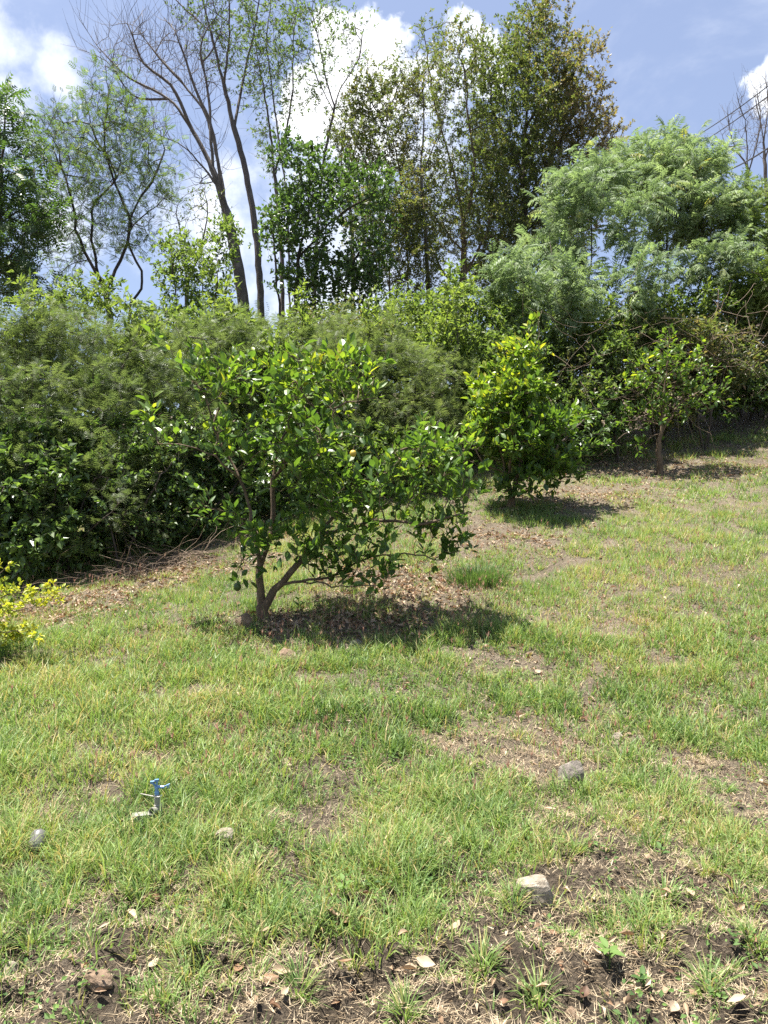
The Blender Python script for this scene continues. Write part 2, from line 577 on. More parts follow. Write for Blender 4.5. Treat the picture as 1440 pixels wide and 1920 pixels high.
def pinnate(pairs=8, ll=0.30, lw=0.085, droop=0.35, hang=0.35, rachis=0.012, jit=0):
    v, f = [], []
    jr = np.random.default_rng(jit)
    for k in range(pairs):
        x = 0.22 + 0.76 * k / (pairs - 1)
        z = 0.15 * x - droop * x * x
        s = ll * (0.75 + 0.45 * math.sin(math.pi * (0.25 + 0.7 * k / (pairs - 1))))
        for sg in (-1, 1):
            b = len(v)
            dx, dy, dz = 0.42 * s, sg * 0.85 * s, -hang * s
            if jit:
                dx, dy, dz = dx + jr.normal(0, .18 * s), dy * jr.uniform(.6, 1.15), dz + jr.normal(0, .25 * s)
            px, py = 0.9 * lw / 2, -sg * 0.45 * lw / 2
            v += [(x + .15 * dx + px, .15 * dy + py, z), (x + .3 * dx - px, .3 * dy - py, z + .2 * dz), (x + dx, dy, z + dz)]
            f += [(b, b + 1, b + 2)]
    b = len(v)
    v += [(0, -rachis, 0), (0, rachis, 0), (.55, 0, .0825 - droop * .3), (1, 0, .15 - droop)]
    f += [(b, b + 1, b + 2), (b, b + 2, b + 3)]
    return np.array(v, float), np.array(f)


def bipinnate(pairs=5):
    v, f = [], []
    for k in range(pairs):
        x = 0.15 + 0.85 * k / (pairs - 1)
        s = 0.42 * (1 - 0.35 * abs(2 * k / (pairs - 1) - 0.9))
        z = -0.18 * x * x
        for sg in (-1, 1):
            b = len(v)
            v += [(x - .035, sg * .02, z), (x + .055, sg * .03, z), (x + .22 * s + .05, sg * s, z - .12 * s)]
            f += [(b, b + 1, b + 2)]
    b = len(v)
    v += [(0, -.012, 0), (0, .012, 0), (1, 0, -.18)]
    f += [(b, b + 1, b + 2)]
    return np.array(v, float), np.array(f)


def leaf2(w, fold=0.15, droop=0.1):
    v = np.array([(0, 0, 0), (.46, w / 2, fold * w), (.46, -w / 2, fold * w), (1, 0, -droop)], float)
    return v, np.array([(0, 2, 3), (0, 3, 1)])


def leaf1(w):
    return np.array([(0, -.08 * w, 0), (.58, .5 * w, .05), (1, -.22 * w, -.06)], float), np.array([(0, 2, 1)])


def leaf9(w, fold=0.25, droop=0.15, p=0.1):
    v = [(0, .008, 0), (0, -.008, 0), (p, 0, 0)]
    for x, ww in ((.42, 1.0), (.76, .74)):
        h, zc = ww * w / 2, -droop * x * x
        v += [(x, h, zc + fold * h), (x, 0, zc), (x, -h, zc + fold * h)]
    v.append((1, 0, -droop))
    f = [(0, 1, 2), (2, 4, 3), (2, 5, 4), (3, 4, 7), (3, 7, 6), (4, 5, 8), (4, 8, 7), (6, 7, 9), (7, 8, 9)]
    return np.array(v, float), np.array(f)


T_ONE = leaf1(.6)
T_CITRUS9 = [leaf9(.50, .2, .1), leaf9(.40, .5, .32), leaf9(.54, .3, -.12), leaf9(.44, -.2, .4)]
T_MID2 = leaf2(0.48)
T_BROAD2 = leaf2(0.66, .22, .12)
T_MID = leaf4(0.42)
T_BROAD = leaf4(0.62, 0.2, 0.15)
T_NARROW = leaf4(0.26)
T_CITRUS = leaf12(0.46)
T_PINN = pinnate(7, 0.36, 0.10, 0.6, 0.55, jit=7)
T_PINN_S = pinnate(5, 0.38, 0.16, 0.25, 0.2)
T_BIP = bipinnate()

# ------------------------------------------------------------------ tree skeletons


def resample(pts, step, r, wig=0.12):
    pts = np.asarray(pts, float)
    # smooth the polyline (Catmull-Rom), then step along it
    q = np.vstack([2 * pts[0] - pts[1], pts, 2 * pts[-1] - pts[-2]])
    out = []
    for i in range(1, len(q) - 2):
        n = max(2, int(np.linalg.norm(q[i + 1] - q[i]) / step))
        for k in range(n):
            t = k / n
            p0, p1, p2, p3 = q[i - 1], q[i], q[i + 1], q[i + 2]
            out.append(.5 * (2 * p1 + (p2 - p0) * t + (2 * p0 - 5 * p1 + 4 * p2 - p3) * t * t + (3 * p1 - p0 - 3 * p2 + p3) * t ** 3))
    out.append(pts[-1])
    out = np.array(out)
    w = r.normal(0, wig * step, out.shape)
    w[0] = 0
    return out + w


def colonize(nodes, par, attr, step, kill, trop, r, infl=99.0, jit=0.18, maxit=220, maxn=7000):
    nodes = [np.asarray(n) for n in nodes]
    par = list(par)
    nch = [0] * len(nodes)
    for p in par:
        if p >= 0:
            nch[p] += 1
    A = attr.copy()
    N = np.array(nodes)
    D = np.sqrt(((A[:, None] - N[None]) ** 2).sum(-1))
    ni = D.argmin(1)
    nd = D.min(1)
    al = nd > kill
    for it in range(maxit):
        A, ni, nd = A[al], ni[al], nd[al]
        if not len(A) or len(nodes) > maxn:
            break
        act = nd < infl
        if not act.any():
            break
        NA = np.array(nodes)
        idx = ni[act]
        v = nrm(A[act] - NA[idx])
        u, inv = np.unique(idx, return_inverse=True)
        S = np.zeros((len(u), 3))
        np.add.at(S, inv, v)
        S = nrm(nrm(S) + trop + r.normal(0, jit, S.shape))
        new = NA[u] + S * step
        ok = np.array([nch[k] < 3 for k in u])
        if not ok.any():
            break
        new, u = new[ok], u[ok]
        b = len(nodes)
        for k, p in zip(u, new):
            nodes.append(p)
            par.append(int(k))
            nch[k] += 1
            nch.append(0)
        D = np.sqrt(((A[:, None] - new[None]) ** 2).sum(-1))
        j = D.argmin(1)
        m = D[np.arange(len(A)), j]
        better = m < nd
        ni = np.where(better, b + j, ni)
        nd = np.where(better, m, nd)
        al = nd > kill
    return np.array(nodes), np.array(par)


def radii(par, tip, base, n_tr=1.0):
    n = len(par)
    has = np.zeros(n, bool)
    has[par[par >= 0]] = True
    ntip = max(2, (~has).sum())
    p = math.log(ntip) / math.log(max(base / tip, 1.5))
    acc = np.zeros(n)
    for i in range(n - 1, -1, -1):
        if not has[i]:
            acc[i] += tip ** p
        if par[i] >= 0:
            acc[par[i]] += acc[i]
    return acc ** (1 / p)


def tubes(N, par, rad, k=5):
    n = len(N)
    d = np.zeros((n, 3))
    h = par >= 0
    d[h] = N[h] - N[par[h]]
    main = -np.ones(n, int)
    best = np.zeros(n)
    for i in range(n):
        p = par[i]
        if p >= 0 and rad[i] > best[p]:
            best[p] = rad[i]
            main[p] = i
    for i in np.where(~h)[0]:
        d[i] = d[main[i]] if main[i] >= 0 else (0, 0, 1)
    # average with the main child's direction
    dd = nrm(d)
    hm = main >= 0
    ad = dd.copy()
    ad[hm] = nrm(dd[hm] + dd[main[hm]])
    fr = lambda q: frames(q, np.tile(np.array([[0.13, 0.97, 0.2]]), (len(q), 1)))
    ang = np.arange(k) * 2 * math.pi / k
    circ = np.stack([np.zeros(k), np.cos(ang), np.sin(ang)], -1)

    def rings(pos, q, r):
        return np.einsum('nij,kj->nki', fr(q), circ) * r[:, None, None] + pos[:, None]
    R1 = rings(N, ad, rad)
    ch = np.where(h)[0]
    side = ch[main[par[ch]] != ch]
    R2 = rings(N[par[side]], dd[side], np.minimum(rad[side] * 1.15, rad[par[side]]))
    start = np.zeros(n, int)
    start[ch] = par[ch]
    start[side] = n + np.arange(len(side))
    s = start[ch][:, None] * k
    e = ch[:, None] * k
    a = np.arange(k)[None]
    b = (a + 1) % k
    q = np.stack([s + a, s + b, e + b, e + a], -1).reshape(-1, 4)
    return np.concatenate([R1, R2]).reshape(-1, 3), q


def blob_points(blobs, n, r, shell=0.45):
    vol = np.array([b[3] * b[4] * b[2] * b[2] * b[5] for b in blobs], float)
    cnt = np.maximum(3, (n * vol / vol.sum()).astype(int))
    out = []
    for b, c in zip(blobs, cnt):
        v = nrm(r.normal(size=(c, 3)))
        v *= (r.random(c) ** shell)[:, None]
        ctr = P(b[0], b[1], b[2])
        out.append(ctr + v * np.array([b[3] / F * b[2], b[5], b[4] / F * b[2]]))
    return np.concatenate(out)


def twig_frames(N, par, rad, thr, m, r, a=0.6, b=0.8, up=0.2, nz=0.5, frac=1.0):
    sel = np.where((rad < thr) & (par >= 0))[0]
    if frac < 1:
        sel = sel[r.random(len(sel)) < frac]
    sel = np.repeat(sel, m)
    e = N[sel] - N[par[sel]]
    t = r.random(len(sel))[:, None]
    pos = N[par[sel]] + e * t
    ax = nrm(e)
    rd = r.normal(size=ax.shape)
    rd = nrm(rd - ax * (rd * ax).sum(1, keepdims=True))
    d = nrm(ax * a + rd * b + np.array([0, 0, up]))
    hint = np.array([0, 0, 1.0]) + r.normal(0, nz, d.shape)
    R = frames(d, hint)
    return sel, pos, R


def add_twigs(N, par, rad, thr, nt, length, seg, up, spread, r, tip, frac=1.0):
    """short side shoots on the thin branches; returns the extended skeleton and which nodes are twig nodes"""
    sel = np.where((rad < thr) & (par >= 0))[0]
    if frac < 1:
        sel = sel[r.random(len(sel)) < frac]
    sel = np.repeat(sel, nt)
    ax = nrm(N[sel] - N[par[sel]])
    rd = r.normal(size=ax.shape)
    rd = nrm(rd - ax * (rd * ax).sum(1, keepdims=True))
    d = nrm(ax * (1 - spread) + rd * spread + np.array([0, 0, up]))
    L = length * r.uniform(.5, 1.3, len(sel))
    Ns, ps, rs = [N], [par], [rad]
    pos, prev = N[sel], sel
    r0 = np.minimum(rad[sel] * .7, tip * 1.3)
    base = len(N)
    for k in range(seg):
        pos = pos + d * (L / seg)[:, None]
        Ns.append(pos)
        ps.append(prev)
        rs.append(r0 * (1 - .65 * (k + 1) / seg))
        prev = base + np.arange(len(sel))
        base += len(sel)
        d = nrm(d + r.normal(0, .16, d.shape) + np.array([0, 0, up * .35]))
    return np.concatenate(Ns), np.concatenate(ps), np.concatenate(rs)


def ground_pt(px, d):
    x = (px - 720) / F * d
    return np.array([x, d, float(H(x, d))])


def skeleton(limbs, blobs, n_attr, step, kill, trop, r, wig=0.12, jit=0.18, shell=0.45, maxn=7000, gap=0, gf=1.2):
    nodes, par = [], []
    for L in limbs:
        pts = []
        for (px, py, d) in L:
            pts.append(ground_pt(px, d) - np.array([0, 0, 0.06]) if py is None else P(px, py, d))
        pts = np.array(pts)
        if nodes and L[0][1] is not None:
            k = int(np.argmin(((np.array(nodes) - pts[0]) ** 2).sum(1)))
            pts[0] = nodes[k]
            q = resample(pts, step, r, wig)[1:]
            last = k
        else:
            q = resample(pts, step, r, wig)
            last = -1
            if nodes:
                last = -1
        for p in q:
            nodes.append(p)
            par.append(last)
            last = len(nodes) - 1
    if n_attr:
        A = blob_points(blobs, n_attr, r, shell)
        A = A[A[:, 2] > H(A[:, 0], A[:, 1]) + 0.12]
        if gap:
            g3 = .5 * vnoise(A[:, 0] * gf + A[:, 1] * gf * .6, A[:, 2] * gf + 31) + .5 * vnoise(A[:, 1] * gf + 70, A[:, 2] * gf * 1.1 + A[:, 0] * gf * .5)
            A = A[g3 > gap]
        return colonize(nodes, par, A, step, kill, np.array(trop), r, jit=jit, maxn=maxn)
    return np.array(nodes), np.array(par)


def root_obj(name, base):
    o = bpy.data.objects.new(name, None)
    o.empty_display_size = 0.2
    o.location = base
    COL.objects.link(o)
    return o


def tree(name, label, cat, limbs, blobs, n_attr=500, step=0.25, kill=0.35, trop=(0, 0, .1), tip=.006, base=.1, bark='bark_grey', k=5,
         leaf=None, group=None, seed=1, wig=.12, jit=.18, shell=.45, trunk='trunk', crown='crown', maxn=7000, leafobj=0, flare=1.35, tw=None, gap=0, gf=1.2):
    r = np.random.default_rng(seed)
    N, par = skeleton(limbs, blobs, n_attr, step, kill, trop, r, wig, jit, shell, maxn, gap, gf)
    roots = np.where(par < 0)[0]
    rad = radii(par, tip, base / max(1, len(roots)) ** 0.4)
    b0 = N[roots[0]].copy()
    zg = H(N[:, 0], N[:, 1])
    rd = rad * (1 + (flare - 1) * np.exp(-np.clip(N[:, 2] - zg, 0, 9) / (0.12 + base)) * (rad > tip * 4))
    top = max(1.0, N[:, 2].max() - b0[2])
    rd = rd * np.where(rad > .25 * base, 1 - .5 * np.clip((N[:, 2] - b0[2]) / top, 0, 1), 1)
    v, q = tubes(N, par, rd, k)
    nmain = len(N)
    if tw:
        thr = tw.get('thr', tip * 2.4)
        N, par, rad = add_twigs(N, par, rd, thr, tw['n'], tw['L'], tw.get('seg', 3), tw.get('up', .15), tw.get('spread', .7), r, tip, tw.get('frac', 1.0))
        tn = np.arange(nmain, len(N))
        # mesh of the shoots alone: their parents come along as first rings
        loc = np.r_[np.unique(par[tn][par[tn] < nmain]), tn]
        mp = -np.ones(len(N), int)
        mp[loc] = np.arange(len(loc))
        pl = np.where(loc < nmain, -1, mp[np.clip(par[loc], 0, None)])
        rl = np.where(loc < nmain, tip * .5, rad[loc])
        v2, q2 = tubes(N[loc], pl, rl, 3)
        q = np.concatenate([q, q2 + len(v)])
        v = np.concatenate([v, v2])
    root = root_obj(name, b0)
    tag(root, label, cat, group)
    obj(trunk, make_mesh(trunk, v - b0, q, None, M[bark], True), root)
    if leaf:
        parts = []
        specs = leaf if isinstance(leaf, list) else [leaf]
        for sp in specs:
            T = sp['T']
            sel, pos, R = twig_frames(N, par, rad, sp.get('thr', tip * 2.2), sp.get('m', 3), r, sp.get('a', .6), sp.get('b', .8),
                                      sp.get('up', .2), sp.get('nz', .5), sp.get('frac', 1.0))
            if tw:
                keep = (sel >= nmain) | (r.random(len(sel)) < sp.get('onmain', .4))
                sel, pos, R = sel[keep], pos[keep], R[keep]
            n = len(sel)
            L = sp['L'] * r.uniform(0.5, 1.3, n)
            clump = vnoise(pos[:, 0] * 1.7 + pos[:, 1], pos[:, 2] * 1.7 + 40)
            ti = sp['tint'] + r.normal(0, sp.get('dt', .13), n) + (clump - .5) * .25
            if 'tintf' in sp:
                ti = ti + sp['tintf'](pos, r)
            ti = np.clip(ti, 0, 1)
            if leafobj:
                # the leaves that show largest stay single objects
                score = -pos[:, 1] + r.normal(0, .25, n)
                pick = np.argsort(-score)[:leafobj]
                rest = np.ones(n, bool)
                rest[pick] = False
                sh = [T] + sp.get('alt', [])
                var = [[make_mesh('leaf', T_[0], T_[1], np.full(len(T_[0]), c), M[sp['mat']], False) for c in np.linspace(0.05, 0.98, 12)] for T_ in sh]
                for i in pick:
                    me = var[int(r.integers(len(sh)))][int(np.clip(ti[i] * 11.99, 0, 11))]
                    o = obj('leaf', me, root)
                    mt = Matrix(np.c_[R[i] * L[i], (pos[i] - b0)].tolist() + [[0, 0, 0, 1]])
                    o.matrix_basis = mt
                pos, R, L, ti = pos[rest], R[rest], L[rest], ti[rest]
            T = sp.get('T2', T)
            Ts = T if isinstance(T, list) else [T]
            which = r.integers(len(Ts), size=len(pos))
            for w_, T_ in enumerate(Ts):
                k_ = which == w_
                v, f, tt = scatter(T_[0], T_[1], (pos - b0)[k_], R[k_], L[k_], ti[k_])
                parts.append((v, f, tt, M[sp['mat']]))
        mats = []
        vs, fs, ts, mi = [], [], [], []
        off = 0
        for v, f, tt, m_ in parts:
            if m_ not in mats:
                mats.append(m_)
            vs.append(v)
            fs.append(f + off)
            ts.append(tt)
            mi.append(np.full(len(f), mats.index(m_), np.int32))
            off += len(v)
        me = make_mesh(crown, np.concatenate(vs), np.concatenate(fs), np.concatenate(ts), mats[0])
        for m_ in mats[1:]:
            me.materials.append(m_)
        if len(mats) > 1:
            me.polygons.foreach_set('material_index', np.concatenate(mi))
        c = obj(crown, me, root)
        if leafobj:
            c['kind'] = 'stuff'
        global NTRI
        NTRI += len(me.polygons)
    NTRI += len(q) * 2
    return root, N, par, rad


NTRI = 0
import time
_t0 = time.time()


def tick(s):
    print('T', s, round(time.time() - _t0, 1), NTRI)


# ================================================================== background trees
BACK = 'trees along the ridge behind the thicket'
tree('leafy_tree', 'tall dense dark green tree cut off by the left edge', 'tree',
     [[(-30, None, 15), (-30, 650, 15), (-5, 450, 15), (5, 300, 15.2), (12, 180, 15.2)], [(-30, 650, 15), (-90, 450, 15), (-120, 300, 15)]],
     [(0, 420, 15, 75, 130, 1.4), (8, 250, 15.2, 42, 100, 1.0), (-100, 380, 15, 110, 200, 1.8), (70, 380, 14.6, 45, 90, .8), (30, 520, 14.8, 60, 60, 1)],
     n_attr=1000, step=.25, kill=.3, base=.15, wig=.05, bark='bark_dark', seed=3, tw=dict(n=2, L=.45, seg=2), group=BACK,
     leaf=dict(T=T_PINN_S, mat='dark_leaf', m=2, L=.30, tint=.42, up=.0, a=.5))
tree('airy_tree', 'twisted dark tree with fine sparse leaves, second from the left', 'tree',
     [[(205, None, 17), (205, 600, 17), (185, 520, 17), (150, 450, 17), (135, 370, 17), (110, 300, 17.2)],
      [(185, 520, 17), (170, 400, 17), (215, 330, 17), (180, 260, 17.1), (165, 210, 17)],
      [(198, 540, 17), (225, 490, 17.2), (245, 420, 17), (210, 330, 17), (195, 260, 16.8), (205, 170, 17)],
      [(238, None, 17), (240, 600, 17), (268, 530, 17), (245, 470, 17), (243, 410, 17), (290, 330, 17.2), (310, 280, 17.4)],
      [(245, 440, 17), (290, 385, 17), (320, 370, 17)]],
     [(205, 200, 17, 55, 70, 1.0), (150, 300, 17, 70, 90, 1.2), (240, 280, 17, 75, 90, 1.2), (110, 280, 17.2, 50, 70, 1), (290, 330, 17.2, 45, 80, 1),
      (150, 400, 17, 60, 80, 1), (230, 420, 17, 60, 70, 1), (120, 480, 17.4, 40, 60, .8)],
     n_attr=1500, step=.2, kill=.25, base=.13, tip=.0055, bark='bark_dark', seed=4, wig=.1, tw=dict(n=4, L=.45, seg=2), jit=.3, group=BACK,
     leaf=dict(T=T_PINN_S, mat='mid_leaf', m=1, L=.15, tint=.45, frac=.7))
tree('bare_tree', 'tall leafless tree with arching grey branches leaning left', 'tree',
     [[(460, None, 19), (458, 590, 19), (440, 470, 19), (425, 400, 19), (400, 320, 19), (360, 245, 19), (315, 185, 19), (240, 145, 19), (190, 95, 19), (148, 35, 19)],
      [(425, 400, 19), (408, 300, 19.2), (385, 215, 19.3), (345, 160, 19.4), (300, 110, 19.5), (255, 50, 19.6)],
      [(430, 420, 19), (412, 330, 18.8), (398, 240, 18.7), (372, 180, 18.6), (350, 120, 18.5), (330, 60, 18.4)],
      [(400, 320, 19), (395, 250, 19), (390, 170, 19.2), (375, 100, 19.2)],
      [(408, 350, 19), (350, 280, 19), (290, 250, 19)],
      [(315, 185, 19), (250, 180, 19), (200, 115, 18.8), (145, 92, 18.7)],
      [(360, 245, 19), (320, 160, 18.7), (270, 120, 18.5), (240, 45, 18.3)]],
     [(330, 110, 19.2, 90, 80, 1.2), (380, 160, 19, 50, 90, 1.0), (230, 100, 19, 70, 50, .8), (300, 200, 19, 60, 40, .8), (390, 300, 19, 50, 80, .8),
      (280, 120, 18.6, 70, 50, .8), (400, 60, 19.2, 40, 60, .8)],
     n_attr=620, step=.2, kill=.28, base=.18, tip=.0065, trop=(-.16, 0, .4), jit=.08, wig=.04, tw=dict(n=2, L=.95, seg=4, up=.32, spread=.5, thr=.035, frac=.85), bark='bark_grey', seed=5, group=BACK)
tree('slender_tree', 'tall straight slim tree right of the bare tree, sparse leaves', 'tree',
     [[(492, None, 20), (490, 600, 20), (480, 440, 20), (462, 330, 20), (440, 240, 20), (420, 160, 20), (395, 60, 20), (370, -40, 20)],
      [(440, 240, 20), (460, 130, 20.3), (480, 40, 20.5), (490, -60, 20.5)], [(420, 160, 20), (430, 60, 19.6), (425, -60, 19.6)],
      [(395, 60, 20), (350, 20, 20), (310, -20, 20)]],
     [(420, 80, 20, 70, 90, 1.2), (440, 0, 20, 90, 70, 1.3), (350, 10, 20, 60, 40, 1), (470, 130, 20, 50, 90, 1), (400, -80, 20, 100, 60, 1.4)],
     n_attr=560, step=.22, kill=.3, base=.11, wig=.04, tw=dict(n=2, L=.5, seg=2), tip=.006, trop=(0, 0, .2), bark='bark_grey', seed=6, group=BACK,
     leaf=dict(T=T_ONE, mat='mid_leaf', m=6, L=.09, tint=.45, frac=.6))
tree('slender_tree', 'slim tree with a tufted sparse top before the big cloud', 'tree',
     [[(590, None, 21), (592, 500, 21), (605, 320, 21), (628, 200, 21), (640, 165, 21), (672, 110, 21), (680, 60, 21)],
      [(628, 205, 21), (612, 150, 21), (600, 90, 21), (585, 20, 21)], [(628, 215, 21), (596, 150, 21.4), (575, 90, 21.5)],
      [(545, None, 21), (540, 420, 21), (525, 280, 21), (512, 180, 21), (500, 80, 21), (510, -10, 21)]],
     [(610, 80, 21, 60, 70, 1.2), (665, 100, 21, 45, 60, 1), (590, 170, 21, 45, 50, 1), (520, 90, 21, 50, 100, 1), (610, 20, 21, 50, 40, 1), (640, 190, 21, 40, 30, .8)],
     n_attr=460, step=.22, kill=.32, base=.09, wig=.04, tw=dict(n=2, L=.5, seg=2), tip=.006, trop=(0, 0, .15), bark='bark_grey', seed=7, group=BACK,
     leaf=dict(T=T_ONE, mat='mid_leaf', m=6, L=.10, tint=.4, frac=.55))
tree('dark_bushy_tree', 'dense glossy dark green tree below the cloud, left of centre', 'tree',
     [[(555, None, 16), (555, 580, 16), (560, 480, 16), (580, 390, 16), (560, 320, 16)], [(560, 480, 16), (640, 400, 16), (690, 370, 16)],
      [(545, None, 15.8), (520, 530, 15.8), (510, 430, 15.8)], [(640, None, 16), (650, 540, 16), (690, 450, 16)]],
     [(560, 330, 16, 60, 60, 1), (590, 430, 16, 90, 90, 1.2), (660, 400, 16, 70, 70, 1.1), (520, 420, 15.8, 45, 60, .8), (690, 480, 16.2, 50, 70, .9), (600, 530, 16, 90, 40, 1), (545, 290, 16, 40, 25, .7), (715, 360, 16, 30, 40, .7), (640, 330, 16, 40, 30, .7), (660, 540, 16, 60, 40, .8)],
     n_attr=1700, step=.19, kill=.22, base=.12, tip=.005, wig=.06, tw=dict(n=3, L=.35, seg=2), bark='bark_dark', seed=8, group=BACK, jit=.35, gap=.30, gf=1.3,
     leaf=dict(T=T_BROAD2, mat='dark_leaf', m=4, L=.10, tint=.45, frac=.9))
tree('thin_stemmed_tree', 'thin-stemmed straggly tree with reddish grey twigs beside the cloud', 'tree',
     [[(765, None, 21), (765, 560, 21), (760, 420, 21), (745, 300, 21), (725, 230, 21), (740, 180, 21), (755, 140, 21)],
      [(725, 235, 21), (700, 200, 21), (680, 150, 21)], [(700, None, 20.5), (705, 540, 20.5), (712, 400, 20.5), (690, 310, 20.5), (660, 260, 20.5)],
      [(735, None, 20), (730, 560, 20), (735, 440, 20), (760, 350, 20)]],
     [(740, 170, 21, 60, 45, 1), (690, 200, 21, 50, 50, 1), (670, 280, 20.5, 50, 45, 1), (740, 280, 20.8, 50, 60, 1), (770, 400, 20, 60, 70, 1), (720, 480, 20, 70, 70, 1), (790, 500, 20, 50, 60, 1), (690, 400, 20, 50, 60, 1)],
     n_attr=1250, step=.19, kill=.25, base=.09, wig=.06, tw=dict(n=2, L=.5, seg=4), tip=.005, jit=.32, trop=(0, 0, .12), bark='bark_brown', seed=9, group=BACK,
     leaf=dict(T=T_ONE, mat='brown_leaf', m=7, L=.09, tint=.48, frac=.9))
tree('airy_tree', 'yellowish green open tree with forked trunk left of the tallest tree', 'tree',
     [[(866, None, 22), (866, 560, 22), (868, 430, 22), (850, 320, 22), (815, 200, 22), (800, 100, 22), (790, 40, 22)],
      [(868, 430, 22), (890, 330, 22), (880, 230, 22), (870, 120, 22)], [(860, 480, 22), (810, 400, 22), (780, 340, 22)],
      [(868, 540, 22), (830, 510, 22), (795, 430, 22), (750, 360, 22)], [(868, 520, 22), (910, 440, 22), (930, 360, 22)]],
     [(840, 200, 22, 70, 110, 1.5), (880, 300, 22, 70, 100, 1.5), (800, 300, 22, 60, 90, 1.3), (860, 90, 22, 50, 60, 1.2), (840, 420, 22, 90, 80, 1.5), (770, 400, 22, 50, 70, 1.2), (920, 430, 22, 60, 70, 1.3)],
     n_attr=1800, step=.25, kill=.3, base=.15, wig=.06, tw=dict(n=2, L=.5, seg=2), tip=.006, bark='bark_brown', seed=10, group=BACK, jit=.25, gap=.36, gf=.8,
     leaf=dict(T=T_ONE, mat='brown_leaf', m=9, L=.10, tint=.45, dt=.12))
tree('tall_tree', 'tallest big tree with dense crown browning on its right side', 'tree',
     [[(985, None, 24), (985, 560, 24), (980, 400, 24), (985, 250, 24), (990, 120, 24), (1000, 40, 24)],
      [(980, 400, 24), (1040, 280, 24), (1100, 220, 24.5)], [(985, 330, 24), (930, 220, 24), (915, 130, 24)],
      [(982, 440, 24), (1060, 370, 23.6), (1120, 310, 23.6), (1150, 270, 23.6)], [(985, 250, 24), (1030, 150, 24), (1060, 90, 24)]],
     [(1000, 90, 24, 70, 90, 1.7), (985, 230, 24, 110, 120, 2.4), (1060, 200, 24, 70, 110, 2), (1090, 290, 24, 75, 80, 1.8), (960, 380, 24, 110, 110, 2.2), (1050, 400, 24, 90, 80, 2),
      (920, 170, 24, 55, 90, 1.6), (985, 490, 23.6, 110, 80, 2), (920, 520, 23, 60, 60, 1.4), (1140, 260, 24, 40, 45, 1), (1010, 20, 24, 40, 35, 1)],
     n_attr=3000, step=.3, kill=.34, base=.24, wig=.06, tw=dict(n=3, L=.55, seg=2), tip=.0065, bark='bark_dark', seed=12, group=BACK, jit=.22, gap=.38, gf=.8,
     leaf=dict(T=T_ONE, mat='brown_leaf', m=12, L=.115, tint=.34, dt=.1,
               tintf=lambda p, r: np.clip((p[:, 0] - 5.0 + (p[:, 2] - 12) * .10 + r.normal(0, .7, len(p))) * .28, 0, .5)))
for k_, (lab, lim, bl, sd) in enumerate([
    ('slim pale tree behind the right side of the dark bushy tree', [[(655, None, 21.5), (662, 500, 21.5), (655, 380, 21.5), (640, 300, 21.5), (650, 220, 21.5)], [(655, 380, 21.5), (690, 310, 21.5), (700, 240, 21.5)]],
     [(650, 260, 21.5, 45, 60, 1), (690, 290, 21.5, 40, 60, 1), (670, 380, 21.5, 50, 60, 1)], 13),
    ('slim sparse tree between the forked tree and the cloud', [[(805, None, 20.5), (800, 480, 20.5), (790, 330, 20.5), (795, 200, 20.5), (780, 100, 20.5)], [(790, 330, 20.5), (830, 230, 20.5), (835, 150, 20.5)]],
     [(790, 150, 20.5, 45, 80, 1), (800, 280, 20.5, 50, 70, 1), (780, 420, 20.5, 50, 70, 1)], 14),
    ('small grey twiggy tree between the twisted tree and the bare tree', [[(345, None, 18.5), (350, 560, 18.5), (345, 470, 18.5), (330, 400, 18.5)], [(350, 540, 18.5), (380, 450, 18.5), (390, 380, 18.5)]],
     [(340, 410, 18.5, 45, 50, .8), (385, 400, 18.5, 40, 60, .8), (360, 480, 18.5, 50, 50, .8)], 15),
    ('slim leafy tree with two stems right of the straight slim tree', [[(530, None, 21.5), (528, 500, 21.5), (515, 330, 21.5), (500, 200, 21.5), (480, 90, 21.5), (470, 0, 21.5)], [(515, 330, 21.5), (545, 200, 21.5), (550, 80, 21.5), (560, 0, 21.5)]],
     [(490, 130, 21.5, 45, 90, 1), (545, 130, 21.5, 40, 90, 1), (470, 30, 21.5, 50, 40, 1), (550, 30, 21.5, 40, 40, 1), (510, 260, 21.5, 50, 70, 1)], 16)]):
    tree('slender_tree', lab, 'tree', lim, bl, n_attr=420, step=.21, kill=.3, base=.075, tip=.0055, wig=.05, jit=.3, bark='bark_grey', seed=sd, group=BACK, tw=dict(n=2, L=.5, seg=3),
         leaf=dict(T=T_ONE, mat='brown_leaf' if k_ < 3 else 'mid_leaf', m=5 if k_ != 2 else 2, L=.09, tint=.45, frac=.5))
tick('back trees')

